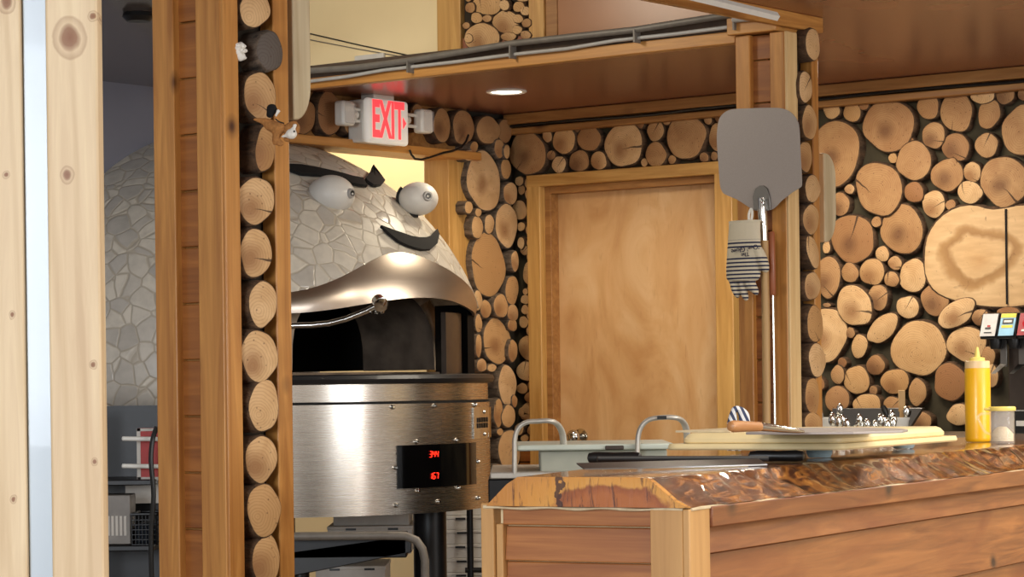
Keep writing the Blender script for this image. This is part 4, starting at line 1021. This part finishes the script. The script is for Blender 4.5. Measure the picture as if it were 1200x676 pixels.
# mustard bottle and cheese shaker
q = cz(1149, 518, ZT); q = Vector((q.x+.02, q.y+.012, 0)); px = CF.w(q.x, q.y, 0).y/F
mb_ = Thing('squeeze_bottle', 'tall yellow mustard squeeze bottle standing on the bar', 'squeeze bottle', (q.x, q.y, ZT+.001), CF)
c_ = (q.x, q.y, ZT+.001)
m = MB(); m.lathe([(.0001,0),(13.6*px,0),(14.8*px,1.5*px),(15*px,4*px),(14.9*px,84*px),(14.2*px,86*px),(.0001,86*px)], c_, 40); mb_.part('body', m, M['mustard'])
m = MB(); m.lathe([(.0001,86*px),(14.6*px,86*px),(14.4*px,94*px),(13.2*px,94.6*px),(.0001,94.6*px)], c_, 40); mb_.part('collar', m, plain('translucent_cap_collar', '#e9c995', .4))
m = MB(); m.lathe([(.0001,94.6*px),(8.8*px,94.6*px),(8.8*px,98*px),(6*px,98.6*px),(3.4*px,99.4*px),(2.7*px,104*px),(1.5*px,110.5*px),(.0001,111*px)], c_, 32); mb_.part('nozzle', m, M['yellowcap'])
q = cz(1174.5, 520, ZT); px = CF.w(q.x, q.y, 0).y/F
sh = Thing('cheese_shaker', 'small clear plastic shaker of grated cheese with a yellow lid and side handle', 'shaker', (q.x, q.y, ZT+.001), CF)
c_ = (q.x, q.y, ZT+.001)
m = MB(); m.lathe([(.0001,1.5*px),(13.6*px,1.5*px),(13.8*px,0),(14.6*px,0),(14.8*px,38*px),(13.9*px,38*px),(13.6*px,2.4*px),(.0001,2.4*px)], c_, 40); sh.part('cup', m, M['clear'])
m = MB(); m.lathe([(.0001,2.6*px),(12.8*px,2.6*px),(13*px,11*px),(9*px,16*px),(5*px,19.5*px),(.0001,20*px)], c_, 32); ch_ = sh.part('grated_cheese', m, M['cheese']); ch_['kind'] = 'stuff'
m = MB(); m.lathe([(.0001,38.2*px),(15.8*px,38.2*px),(16.2*px,39*px),(16.2*px,42*px),(15*px,43.2*px),(.0001,43.2*px)], c_, 40); sh.part('lid', m, M['yellowcap'])
hd = CF.loc(Vector((1,0,0))+CF.o) - CF.loc(CF.o)     # screen-left direction seen in bar frame
L_ = Vector((-hd.x, -hd.y, 0)).normalized(); cc = Vector(c_)
m = MB(); m.tube(catmull([cc+L_*14*px+Vector((0,0,35*px)), cc+L_*22*px+Vector((0,0,35.5*px)), cc+L_*27.5*px+Vector((0,0,32*px)), cc+L_*26*px+Vector((0,0,25*px)), cc+L_*20*px+Vector((0,0,14*px)), cc+L_*14*px+Vector((0,0,11*px))]), 1.7*px, 8); sh.part('handle', m, M['clear'], smooth=True)
m = MB(); p_ = cc+L_*15*px+Vector((0,0,40.5*px)); m.box(p_.x-.011, p_.y-.011, p_.z-.003, p_.x+.009, p_.y+.009, p_.z+.003); sh.part('lid_tab', m, M['yellowcap'], bevel=.002)

# ------------------------------------------------------------------ prep table behind the bar with lift-off lid handles
DP = 6.2
pt = Thing('prep_table', 'low prep table behind the bar end with sage grey bin and two tube handles', 'prep table', (*at(690, 560, DP+.2).xy, 0), WF)
a = at(572, 553, DP); b = at(812, 553, DP); m = MB(); m.box(a.x, DP-.02, 0, b.x, DP+.55, a.z-.016); pt.part('cabinet', m, M['blackmetal'], bevel=.004)
m = MB(); m.box(a.x+.005, DP-.03, a.z-.016, b.x, DP+.55, a.z); pt.part('worktop', m, M['alu'], bevel=.003)
a = at(633, 528, DP+.02); b = at(782, 553, DP+.02); m = MB(); m.box(a.x, DP+.02, b.z-.0, b.x, DP+.40, a.z); pt.part('bin', m, M['sage'], bevel=.004)
a = at(605, 528, DP-.01); b = at(790, 521.5, DP-.01); m = MB(); m.box(a.x, DP-.01, a.z-.001, b.x, DP+.42, a.z+.013); lid = pt.part('lid', m, M['lidwhite'], bevel=.004)
lz = a.z+.006
hl = catmull([at(u_, v_, DP-.022) for u_, v_ in ((603,556),(603,530),(603.5,513),(608,501),(617,494.8),(630,493.5),(644,493.2))] + [at(653,497,DP+.0), at(659,508,DP+.02), at(661,527,DP+.03)])
m = MB(); m.tube(hl, .0095, 14, ry=.006, up=(0,1,0)); pt.part('handle', m, M['alu'], smooth=True)
hr_ = catmull([at(u_, v_, DP-.022) for u_, v_ in ((747,533),(747.5,514),(751,501),(759,492.5),(771,489.5),(788,489))] + [at(798,492,DP+.0), at(804,502,DP+.02), at(806,523,DP+.03)])
m = MB(); m.tube(hr_, .0095, 14, ry=.006, up=(0,1,0)); hh = pt.part('handle', m, M['alu'], smooth=True)
p_ = at(776, 489.2, DP-.03); m = MB(); m.box(p_.x-.012, p_.y-.004, p_.z-.004, p_.x+.010, p_.y+.01, p_.z+.004); pt.part('clip', m, M['black'], hh)
p_ = at(720, 524.5, DP-.012); m = MB(); m.box(p_.x-.022, p_.y-.004, p_.z-.005, p_.x+.022, p_.y+.006, p_.z+.005); pt.part('catch', m, M['bronze'], lid, bevel=.002)

# ------------------------------------------------------------------ tools hanging on the right log post
def ph(u, v, off): return hy(u, v, BR-off)
pe = Thing('pizza_peel', 'large square grey metal pizza peel hanging blade up on the right log post', 'pizza peel', ph(891, 220, .045), KF)
OUT = [(850,131),(858,128),(880,126.8),(905,126.3),(917,127.2),(927,132),(934,141),(936.5,152),(938,185),(939.5,214),(937,220),(929,225),(916,235),(907,244),(898,247),(884,246.5),(878,243),(864,234),(850,228),(846,224),(843.5,216),(842,195),(840,165),(841,147),(844,137)]
cl_ = catmull(OUT+[OUT[0]], 3)[:-1]
m = MB(); m.prism([hy(p.x, p.y, BR-.048) for p in [Vector((*q,0)) if len(q) == 2 else q for q in cl_]], (0,.0025,0)) if False else None
OP = [Vector((u_, v_, 0)) for u_, v_ in OUT]; cl_ = catmull(OP+[OP[0]], 3)[:-1]
m = MB(); m.prism([hy(p.x, p.y, BR-.048) for p in cl_], (0,.0028,0)); pe.part('blade', m, M['peelgrey'])
m = MB(); U = [(883,246),(882,230),(885,221),(890,217.5),(895,217.5),(899,221),(901.5,230),(903,246)]
m.prism([hy(u_, v_, BR-.0535) for u_, v_ in U], (0,.006,0)); pe.part('bracket', m, M['steel_d'], bevel=.001)
m = MB(); m.tube([ph(892.5,232,.055), ph(893.5,250,.056), ph(895,268,.056), ph(896,287,.056)], [.012,.0145,.0125,.0115], 16); pe.part('socket', m, M['chrome'], smooth=True)
for u_, v_ in ((891,234),(895,234),(893,240)):
    q = ph(u_, v_, .07); m = MB(); m.tube([q, q+Vector((0,.02,0))], .004, 8); pe.part('rivet', m, M['chrome'])
m = MB(); m.tube([ph(895.8,282,.056), ph(897.5,380,.056), ph(898.5,512,.056)], .0125, 16); pe.part('pole', m, M['handlewood'], smooth=True)
br = Thing('oven_brush', 'thin steel rod tool with a reddish wooden grip leaning on the right log post', 'oven tool', ph(906, 400, .04), KF)
m = MB(); m.tube([ph(904.3,271,.04), ph(904.3,273,.04), ph(905,310,.04), ph(905.6,344,.04), ph(905.6,346,.04)], [.006,.0095,.0098,.0098,.007], 14); br.part('grip', m, M['redwood'], smooth=True)
m = MB(); m.tube([ph(905.6,345,.04), ph(907,430,.04), ph(908.3,512,.04)], .0042, 10); br.part('rod', m, M['chrome'], smooth=True)
# oven glove
gc = ph(873, 261, .10)
gl = Thing('oven_glove', 'cream knitted oven glove with navy stripes hanging fingers down below the peel', 'oven glove', gc, KF)
def gp(u, v, off=.10): return ph(u, v, off)
sc_ = 2.6e-3
m = MB()
def lobe(path, rx_l, th_):
    P_ = [gp(*p) for p in path]; R = []
    for p, w in zip(P_, rx_l): R.append([p + Vector((w*math.cos(2*PI*j/16), min(w, th_)*math.sin(2*PI*j/16), 0)) for j in range(16)])
    m.rings(R)
lobe([(872.5,260.5),(872.5,268),(872,282),(872,298),(871.5,314),(871,326),(871,329)], [.056,.056,.058,.061,.063,.060,.050], .024)
for pth, w in ([((859,318),(859.5,330),(862,341),(864,346),(864.5,349.5)), .0135], [((868,320),(869.5,332),(872.5,345),(874,350),(874.5,352.5)), .0128], [((878,320),(880,330),(884,339),(885.8,343.5),(886.3,346)), .0135], [((873.5,318),(876,328),(879,336),(880.5,340),(881,342)), .014]):
    ws = [w*1.05, w, w*.95, w*.75, w*.3]; lobe(pth, ws, .018)
lobe([(883,288),(888,294),(892.5,302),(895.5,311),(897,317),(897.2,319.5)], [.024,.021,.018,.016,.012,.005], .017)
g = gl.part('knit', m, M['glove'])
rm = g.modifiers.new('remesh', 'REMESH'); rm.mode = 'VOXEL'; rm.voxel_size = .0032
sm = g.modifiers.new('soft', 'SMOOTH'); sm.iterations = 6; sm.factor = .5
for p in g.data.polygons: p.use_smooth = True
m = MB(); m.lathe([(.054, gc.z-.001), (.0575, gc.z+.002), (.0575, gc.z+.006), (.05, gc.z+.007)], (gc.x, gc.y, 0), 32)
for v_ in m.bm.verts: v_.co.y = gc.y + (v_.co.y-gc.y)*.42
gl.part('cuff', m, plain('knit_cuff', '#ddd2b9', .95))
m = MB(); m.tube(catmull([ph(878,262,.1), ph(877.5,252,.095), ph(880,245,.085), ph(881.5,250,.09), ph(880,262,.1)]), .004, 8); gl.part('hanging_loop', m, M['whiteplush'], smooth=True)
for txt, v_, s_ in (("'Ove' Glove", 291.5, .021), ("The", 298.0, .018)):
    q = ph(873, v_, .1285) - gc
    T = Matrix.Translation(q) @ Matrix(((1,0,0,0),(0,0,-1,0),(0,1,0,0),(0,0,0,1))) @ Matrix.Rotation(PI, 4, 'Z') @ Matrix.Rotation(.12, 4, 'Z')
    text_obj('print', txt, s_, M['navy'], gl.e, T)
# striped rag behind the boards
qb = CF.hy(866, 500, .478); qt = CF.hy(865.5, 478, .478).z; q = CF.w(qb.x, .478, qt-.027); m = MB()
for k in range(4):
    o_ = Vector((.004*k-.008, .002*k, 0)); m.tube(catmull([q+o_+Vector((-.012+.004*k,0,ZT+.005-q.z)), q+o_+Vector((-.012,0,-.01)), q+o_+Vector((-.004*k,0,.025)), q+o_+Vector((.014,.01,.01)), q+o_+Vector((.012,.01,-.05))]), .006, 8)
def rag_mat():
    t = NT('striped_rag'); v = t.obj(False); sp = t.n('SeparateXYZ'); t.l(v, sp.inputs[0])
    f = t.math('GREATER_THAN', t.math('FRACT', t.math('MULTIPLY', t.math('ADD', sp.outputs['X'], t.math('MULTIPLY', sp.outputs['Z'], .5)), 70.0)), .5)
    t.set(Base__Color=t.mix(f, rgb('#d5d6d8'), rgb('#39415c')), Roughness=.9); return t.m
rg = solo('striped_rag', 'small blue striped rag showing beside the foot of the right log post', 'rag', m, rag_mat(), (q.x, q.y, ZT+.001), smooth=True)

# ------------------------------------------------------------------ back counter: crocks of cutlery, drink dispenser
yb = -1.0
ctop = hy(1020, 512, yb).z
bc = Thing('back_counter', 'steel back counter with an upstand below the log wall at the right', 'counter', (2.4, -.6, 0), KF)
x0 = hy(967, 490, -.35).x; x1 = hy(1081, 480, -.35).x
m = MB(); m.box(1.9, -1.2, ctop-.04, 4.2, -.12, ctop); bc.part('worktop', m, M['steel_d'], bevel=.004)
m = MB(); m.box(1.92, -1.15, 0, 4.2, -.15, ctop-.04); bc.part('cabinet', m, M['blackmetal'])
zt = hy(1050, 478, -.35).z; xe = hy(1062, 503, -.35).x
m = MB(); m.prism([(1.75, -.35, ctop), (xe, -.35, ctop), (x1, -.35, zt), (1.75, -.35, zt)], (0,.02,0)); bc.part('upstand', m, M['steel_d'], bevel=.002)
def crock(u, v, D, r, n, lab, utl, dark):
    p = at(u, v, D); rr = random.Random(int(u))
    z0 = ctop
    t = Thing('cutlery_crock', lab, 'crock', (p.x, p.y, z0+.001), WF, 'crocks of cutlery on the back counter')
    m = MB(); m.lathe([(.0001,z0+.001),(r*.8,z0+.001),(r*.92,p.z-.012),(r,p.z-.006),(r,p.z),(r*.9,p.z),(r*.74,z0+.01),(.0001,z0+.008)], (p.x,p.y,0), 32); t.part('bowl', m, M['whiteplastic'])
    for k in range(n):
        a = 2*PI*k/n+rr.random(); b0 = Vector((p.x+r*.3*math.cos(a), p.y+r*.3*math.sin(a), z0+.014)); tip = Vector((p.x+r*(.85+.25*rr.random())*math.cos(a), p.y+r*.8*math.sin(a), p.z+rr.uniform(.0,.03)))
        d = (tip-b0); dk = k < dark
        m = MB()
        if dk: m.tube([b0, b0+d*.5, tip, tip+d*.18], [.004,.006,.011,.008], 10); nm, ct, lb = 'spatula', 'spatula', 'black handled utensil standing in '+utl
        else:
            m.tube([b0, b0+d*.6, b0+d*.85], [.003,.0035,.005], 8); m.ell(b0+d*1.02, (.012,.006,.02), n=12, m=8); nm, ct, lb = 'spoon', 'spoon', 'steel spoon standing in '+utl
        solo(nm, lb, ct, m, M['black'] if dk else M['chrome'], b0, WF, f'{nm}s in '+utl, smooth=True)
crock(972, 489, 9.1, .05, 5, 'white crock of cutlery half hidden by the right log post', 'the crock half hidden by the right log post', 1)
crock(991, 500, 8.75, .05, 7, 'white crock of spoons next to the right log post, in front', 'the front crock next to the right log post', 0)
crock(1032, 501, 8.75, .05, 7, 'white crock crammed with spoons in front of the tall utensil crock', 'the middle front crock', 0)
crock(1051, 489, 9.1, .045, 5, 'white crock with black handled utensils at the end of the steel upstand', 'the crock at the end of the upstand', 3)
q = at(1057, 489, 9.1); m = MB(); m.box(q.x-.012, q.y-.003, q.z+.02, q.x+.012, q.y+.003, at(1057, 457, 9.1).z); m.box(q.x-.008, q.y-.004, ctop+.014, q.x+.008, q.y+.004, q.z+.03)
solo('spatula', 'pale wooden spatula sticking up highest from the crock of black handled utensils', 'spatula', m, M['handlewood'], (q.x, q.y, ctop+.014), bevel=.002)

yd = -.62
so = Thing('drink_dispenser', 'black and grey soft drink dispenser with coloured flavour labels', 'drink dispenser', (*hy(1190, 500, yd).xy, ctop+.001), KF)
def dp_(u, v, off=0): return hy(u, v, yd-off)
zt = dp_(1148, 367).z; zb_ = dp_(1148, 397.5).z; xl = dp_(1149, 380).x; xr = xl+.40
vx = [(1149.5,1167.5),(1171,1189),(1193,1211)]
body0 = dp_(1163, 420, -.16); m = MB(); m.box(xl+.05, yd+.10, ctop+.001, xr+.05, yd+.40, zt-.01); so.part('back_panel', m, M['bronze'], bevel=.006)
for i, (ua, ub) in enumerate(vx):
    a = dp_(ua-1.5, 380, .0); b = dp_(ub+2.0, 380, 0); zA, zB = dp_(ua, 367.5-.5*i).z, dp_(ua, 397.5-.5*i).z
    m = MB(); pr = [(yd+.02, zA), (yd+.10, zA+.004), (yd+.30, zA+.004), (yd+.30, zB), (yd-.0, zB), (yd-.004, zB+.03)]
    m.prism([(a.x, y, z) for y, z in pr], (b.x-a.x, 0, 0)); vh = so.part('valve_head', m, M['black'], bevel=.004)
    cols = [('#c9c5c2', None), ('#8fc4e0', '#f0d22a'), ('#a51225', None)][i]
    def lab(z0f, z1f, mat, xa=.09, xb=.91, off=.002):
        f = lambda q: Vector((0, yd-.004+(.024)*q, zB+.03+(zA-zB-.03)*q))
        A, Bq = f(z0f), f(z1f); xx0 = a.x+(b.x-a.x)*xa; xx1 = a.x+(b.x-a.x)*xb; w = Vector((0,-off,off*.2))
        mm = MB(); mm.prism([Vector((xx0,A.y,A.z))+w, Vector((xx1,A.y,A.z))+w, Vector((xx1,Bq.y,Bq.z))+w, Vector((xx0,Bq.y,Bq.z))+w], (0,off*.9,0)); return mm
    lb_ = so.part('label', lab(-.35, .97, plain('label_base_'+str(i), cols[0], .35)), plain('label_base', cols[0], .35), vh)
    if i == 0:
        mm = lab(.05, .17, None, .32, .62, .0032); so.part('label_mark', mm, M['black'], lb_)
        mm = lab(.18, .30, None, .42, .58, .0032); so.part('label_mark', mm, M['red'], lb_)
        mm = lab(-.18, -.11, None, .3, .7, .0032); so.part('label_mark', mm, M['black'], lb_)
    elif i == 1:
        so.part('label_band', lab(.72, .97, None, .09, .91, .003), plain('label_yellow', cols[1], .35), lb_)
        so.part('label_band', lab(.12, .28, None, .2, .8, .003), plain('label_yellow', cols[1], .35), lb_)
        so.part('label_mark', lab(.34, .66, None, .22, .8, .003), M['black'], lb_); so.part('label_mark', lab(.44, .56, None, .3, .72, .004), M['whiteplastic'], lb_)
    else:
        mm = MB(); cx_ = a.x+(b.x-a.x)*.5; mm.tube([(cx_, yd+.003, zB+.05), (cx_, yd-.004, zB+.0495)], .012, 20); so.part('label_mark', mm, plain('label_bright_red', '#e0303a', .35), lb_)
        so.part('label_mark', lab(-.12, .0, None, .3, .75, .003), M['whiteplastic'], lb_)
    cx_ = (a.x+b.x)/2
    m = MB(); m.lathe([(.0001,zB+.002),(.024,zB+.002),(.024,zB-.014),(.017,zB-.034),(.0001,zB-.034)], (cx_, yd+.05, 0), 24); so.part('nozzle', m, M['black'])
    m = MB(); zL = dp_(ua, 434).z
    m.box(cx_+.006, yd+.07, zL+.012, cx_+.03, yd+.078, zB); m.prism([(cx_+.004,yd+.069,zL+.02),(cx_+.03,yd+.069,zL+.02),(cx_+.012,yd+.02,zL-.012),(cx_-.004,yd+.02,zL-.012)], (0,.006,.004)); so.part('lever', m, M['steel_d'], bevel=.002)
zc_ = dp_(1190, 480).z
m = MB(); m.box(xl+.03, yd-.02, ctop+.001, xr+.05, yd+.12, zc_); so.part('drip_tray', m, M['black'], bevel=.006)
q = dp_(1197, 496, .024); m = MB(); m.box(q.x-.02, yd-.024, q.z-.009, q.x+.03, yd-.018, q.z+.009); so.part('label', m, M['card'])

# ------------------------------------------------------------------ left foreground: trim boards of the near wall end
DN = 4.0
def slant(u0, u1, vt=-30, vb=720, D=DN): 
    a, b = at(u0, 338, D), at(u1, 338, D); return a.x, b.x
nt = Thing('wall_end_trim', 'pale knotty pine boards with a white painted strip between them at the left edge', 'wall trim', (*at(60, 338, DN).xy, 0))
x0, x1 = slant(-60, 28); m = MB(); m.box(x0, DN, 0, x1, DN+.045, 2.6); nt.part('board', m, board_knot('pale_pine_with_small_knots', [(at(7,205,DN).x-at(60,338,DN).x, at(7,205,DN).z, .003), (at(8,2,DN).x-at(60,338,DN).x, at(8,2,DN).z, .008), (at(14,370,DN).x-at(60,338,DN).x, at(14,370,DN).z, .003), (at(15,585,DN).x-at(60,338,DN).x, at(15,585,DN).z, .003)]), bevel=.003)
x0, x1 = slant(28.5, 57); m = MB(); m.box(x0, DN+.012, 0, x1, DN+.05, 2.6); nt.part('painted_strip', m, M['whitestrip'], bevel=.002, label='white painted strip')
x0, x1 = slant(57.5, 118.5); m = MB(); m.box(x0, DN-.004, 0, x1, DN+.045, 2.6); kx = at(82, 45, DN); kb_ = at(60, 338, DN).x; nt.part('board', m, board_knot('pale_pine_with_knot', [(kx.x-kb_, kx.z, .014), (at(110,20,DN).x-kb_, at(110,20,DN).z, .004), (at(80,205,DN).x-kb_, at(80,205,DN).z, .006), (at(110,428,DN).x-kb_, at(110,428,DN).z, .003), (at(111,542,DN).x-kb_, at(111,542,DN).z, .003)]), bevel=.004)

# ------------------------------------------------------------------ seen through the gap on the left
DG = 8.45
gr = Thing('equipment_rack', 'black metal equipment rack under the tiled dome, left of the log post', 'rack', (*at(150, 560, DG).xy, .0))
a, b = at(95, 476, DG+.35), at(196, 476, DG+.35); m = MB(); m.box(a.x, a.y, .05, b.x, a.y+.01, a.z); gr.part('back_panel', m, M['blackmetal'])
for v_ in (563, 640):
    a, b = at(95, v_, DG), at(196, v_+3, DG+.33); m = MB(); m.box(a.x, DG, a.z-.018, b.x, DG+.34, a.z); gr.part('shelf', m, M['blackmetal'], bevel=.003)
for u_ in (98, 192):
    q = at(u_, 560, DG+.01); m = MB(); m.box(q.x-.012, DG, 0, q.x+.012, DG+.024, at(u_, 478, DG).z); gr.part('upright', m, M['blackmetal'])
for v_ in (514.5, 546.5):
    q0, q1 = at(143.5, v_-.6, DG-.02), at(190, v_, DG-.0); m = MB(); m.tube([q0-Vector((.002,0,0)), q0, q1], [.004,.0075,.0075], 10); gr.part('white_prong', m, M['white'], label='white prong')
a, b = at(160.5, 502, DG+.06), at(186, 563, DG+.06); m = MB(); m.box(a.x, a.y, b.z, b.x, a.y+.10, a.z)
rb = solo('red_box', 'red carton with white edges behind the white prongs', 'box', m, M['red'], ((a.x+b.x)/2, a.y+.05, b.z), bevel=.002)
m = MB(); m.box(a.x-.001, a.y-.002, b.z, a.x+.011, a.y+.0, a.z); m.box(a.x, a.y-.002, a.z-.009, b.x, a.y, a.z+.0); m.box(a.x+.0, a.y-.002, b.z, b.x, a.y, b.z+.012)
we = mesh_obj('white_edge', m, M['card'], rb, Vector(((a.x+b.x)/2, a.y+.05, b.z)))
a, b = at(121, 580, DG-.0), at(152.5, 643, DG-.0); a = Vector((a.x-.02, DG+.03, a.z)); zsh = at(95,640,DG).z
hd2 = Thing('slotted_holder', 'grey slotted metal utensil holder on the black rack', 'utensil holder', ((a.x+b.x)/2, DG+.08, zsh))
m = MB(); m.box(a.x, DG+.03, zsh+.001, b.x, DG+.14, a.z); hd2.part('body', m, plain('dull_grey_metal', '#6a645e', .45, .5), bevel=.004)
for k in range(5):
    q = at(127.2+4.9*k, 616, DG+.03); m = MB(); m.box(q.x-.004, DG+.028, q.z-.032, q.x+.004, DG+.033, q.z+.032); hd2.part('slot', m, M['card'])
a, b = at(153.5, 603, DG), at(187, 641, DG); m = MB()
bk = Thing('mesh_basket', 'black wire mesh basket beside the slotted holder on the rack', 'basket', ((a.x+b.x)/2, DG+.1, zsh))
for k in range(9):
    x = a.x + (b.x-a.x)*k/8; m.tube([(x, DG+.02, zsh+.002), (x, DG+.015, a.z)], .0022, 6)
for k in range(7):
    z = zsh+.002 + (a.z-zsh-.004)*k/6; m.tube([(a.x, DG+.017, z), (b.x, DG+.017, z)], .0022, 6)
bk.part('wire_front', m, M['blackmetal'])
m = MB(); m.tube([(a.x, DG+.015, a.z), (b.x, DG+.015, a.z), (b.x, DG+.2, a.z), (a.x, DG+.2, a.z), (a.x, DG+.015, a.z)], .005, 8); bk.part('rim', m, M['blackmetal'])
m = MB(); m.box(a.x+.01, DG+.03, zsh+.002, b.x-.01, DG+.19, a.z-.03); bk.part('liner', m, plain('navy_cloth_liner', '#1c2430', .9), bevel=.01)
m = MB(); m.tube(catmull([at(184,500,DG-.04), at(179,515,DG-.04), at(177,540,DG-.05), at(180,580,DG-.05), at(177,630,DG-.05), at(179,720,DG-.05)]), .008, 8)
solo('black_cable', 'black cable hanging beside the red carton on the rack', 'cable', m, M['black'], at(177,540,DG-.05), smooth=True)
a, b = at(118, 562.5, DG+.1), at(150,566,DG+.1)
m = MB(); q = at(147, 576, DG+.30); m.box(q.x-.0, q.y, at(147,590,DG+.3).z, at(190,576,DG+.3).x, q.y+.01, at(147,565,DG+.3).z)
gr.part('pale_back_strip', m, M['card'], label='pale strip')
q = KF.hz(162, 15, CEIL); m = MB(); zc2 = CEIL
m.lathe([(.0001,zc2-.001),(.045,zc2-.001),(.048,zc2-.012),(.035,zc2-.026),(.0001,zc2-.028)], (q.x,q.y,0), 28)
solo('smoke_detector', 'dark round detector on the ceiling above the dome, left of the log post', 'detector', m, M['black'], (q.x,q.y,zc2), KF)

# ------------------------------------------------------------------ plush toys perched on the left post
def blob(th, name, parts, mat, vox=.004, parent=None, sm=4):
    m = MB()
    for c, r, rot in parts: m.ell(c, r, Matrix.Rotation(rot, 3, 'Y'), n=20, m=14)
    o = th.part(name, m, mat, parent)
    rm = o.modifiers.new('remesh', 'REMESH'); rm.mode = 'VOXEL'; rm.voxel_size = vox
    s_ = o.modifiers.new('soft', 'SMOOTH'); s_.iterations = sm; s_.factor = .5
    for p in o.data.polygons: p.use_smooth = True
    return o
PD = 6.02; k = PD/F
def T_(u, v, dy=0): return at(u, v, PD+dy)
pl = Thing('plush_squirrel', 'tan plush flying squirrel with a white face stretched over the log ends', 'plush toy', T_(320, 165))
blob(pl, 'body', [(T_(322,149), (14*k,7*k,7*k), .25), (T_(311,142), (13*k,4*k,4*k), .15), (T_(303,140.5), (8*k,3*k,2.6*k), .1), (T_(324,160), (5*k,5*k,11*k), .25), (T_(328,150), (7*k,7*k,8*k), 0), (T_(328.5,168), (5*k,3.5*k,4*k), 0)], M['tan'])
hd_ = blob(pl, 'head', [(T_(340.5,152), (9.5*k,7*k,8.5*k), 0), (T_(349,151), (3*k,4*k,7*k), .1), (T_(344,144), (5*k,3*k,3*k), 0), (T_(336,164), (5*k,4*k,2.6*k), .4)], M['tan'])
blob(pl, 'face', [(T_(341.5,157,-.010), (7*k,6.5*k,6.5*k), 0), (T_(345.5,147,-.012), (2.6*k,4*k,3*k), .5), (T_(332,160,-.008), (3*k,3*k,2.2*k), 0)], M['whiteplush'], parent=hd_)
m = MB(); m.ell(T_(344.8,154,-.026), (1.1*k,1.1*k,1.4*k), n=10, m=8); pl.part('eye', m, M['black'], hd_)
m = MB(); m.tube(catmull([T_(323,139.5,-.02), T_(327,142.5,-.024), T_(333,144.5,-.022)]), .0016, 6); pl.part('seam', m, M['black'])
p2 = Thing('plush_toy', 'small black plush head with a white muzzle behind the tan squirrel', 'plush toy', T_(319, 137, .02))
b_ = blob(p2, 'head', [(T_(318.5,128,.02), (6.6*k,5*k,7*k), .2), (T_(316.5,134,.02), (5*k,5*k,5*k), 0)], M['blackplush'])
blob(p2, 'muzzle', [(T_(326,130.5,.012), (2.8*k,3.4*k,3.2*k), .4), (T_(323.5,135,.012), (2*k,3*k,2.2*k), 0)], M['whiteplush'], parent=b_)

# ------------------------------------------------------------------ light
W = bpy.data.worlds.new('room_light'); SC.world = W; W.use_nodes = True
bg = W.node_tree.nodes['Background']; bg.inputs['Color'].default_value = (1.0, .92, .82, 1); bg.inputs['Strength'].default_value = WORLD
def area(name, loc, target, sx, sy, power, col):
    l = bpy.data.lights.new(name, 'AREA'); l.shape = 'RECTANGLE'; l.size = sx; l.size_y = sy; l.energy = power; l.color = col
    o = bpy.data.objects.new(name, l); COL.objects.link(o); o.location = loc
    o.rotation_euler = (Vector(target)-Vector(loc)).to_track_quat('-Z', 'Y').to_euler(); return o
area('assumed_daylight_right', (5.9, 2.9, 1.75), (-.2, 8, 1.2), .75, 1.7, P_RIGHT*.5, (.95, .95, .95)); area('assumed_daylight_right', (5.0, 1.6, 1.75), (-.2, 8, 1.2), .9, 1.7, P_RIGHT*.5, (.86, .93, 1.0))  # assumed unseen daylight, read off the drum's pale bands; added lights, no window built
area('front_fill', (-2.6, -1.2, 1.8), (1.5, 9, 1.3), 2.0, 1.5, P_FRONT, (.86, .93, 1.0))  # unseen fill added to brighten the back wall
area('assumed_daylight_left', (-1.7, .6, 1.9), (-.6, 4, 1.3), 1.4, 1.4, P_LEFT, (.95, .97, 1.0))  # added unseen light brightening the pale near boards; daylight assumed, no window built
def lamp(name, p, power, r, col, spot=None):
    l = bpy.data.lights.new(name, 'SPOT' if spot else 'POINT'); l.energy = power; l.shadow_soft_size = r; l.color = col
    if spot: l.spot_size = math.radians(spot); l.spot_blend = .6
    o = bpy.data.objects.new(name, l); COL.objects.link(o); o.location = p; return o
lamp('downlight', KF.w(dp.x, dp.y, CEIL-.03), P_DOWN, .06, (1.0, .86, .64), 150)
_k = KF.w(1.9, -.95, CEIL-.03); area('kitchen_fill', _k, _k-Vector((0,-.001,1)), .7, .7, P_KIT, (1.0, .9, .74))  # unseen fill over the kitchen, placed to brighten back wall and door
lamp('dining_fill', KF.w(4.4, -2.6, CEIL-.12), P_DIN, .12, (1.0, .88, .70), 165)
lamp('dining_fill', KF.w(5.6, -2.0, CEIL-.12), P_DIN, .12, (1.0, .92, .8), 165)  # added out-of-view light, brightens the wall mirrored in the hood
area('overhead_fill', (2.2, 3.6, CEIL-.02), (2.2, 3.61, 0), 3.2, 3.2, P_CEIL, (1.0, .93, .82))  # added soft overhead source in place of separate ceiling lights
lamp('panel_fill', KF.w(1.2, -3.1, CZ+1.5), P_PANEL, .15, (1.0, .9, .72))  # added light that brightens the strip above the beam
lamp('assumed_oven_room_lamp', KF.w(-1.0, -.45, CZ+1.3), P_BACK, .12, (1.0, .86, .62))  # assumed unseen lamp, added to light the cream wall behind the oven

# ------------------------------------------------------------------ camera
cam = bpy.data.cameras.new('camera'); co = bpy.data.objects.new('camera', cam); COL.objects.link(co)
cam.sensor_width = 36; cam.lens = 36*F/1200; cam.shift_x = 0; cam.shift_y = (HV-338)/1200
n_ = math.sqrt(1+ROLL*ROLL); R_v = Vector((1, 0, -ROLL))/n_; U_v = Vector((ROLL, 0, 1))/n_; B_v = Vector((0, -1, 0))
mw = Matrix((R_v, U_v, B_v)).transposed().to_4x4(); mw.translation = CAM; co.matrix_world = mw
SC.camera = co
vs = SC.view_settings; vs.view_transform = 'Standard'; vs.look = 'None'; vs.exposure = EXPO; vs.gamma = 1; vs.use_curve_mapping = False
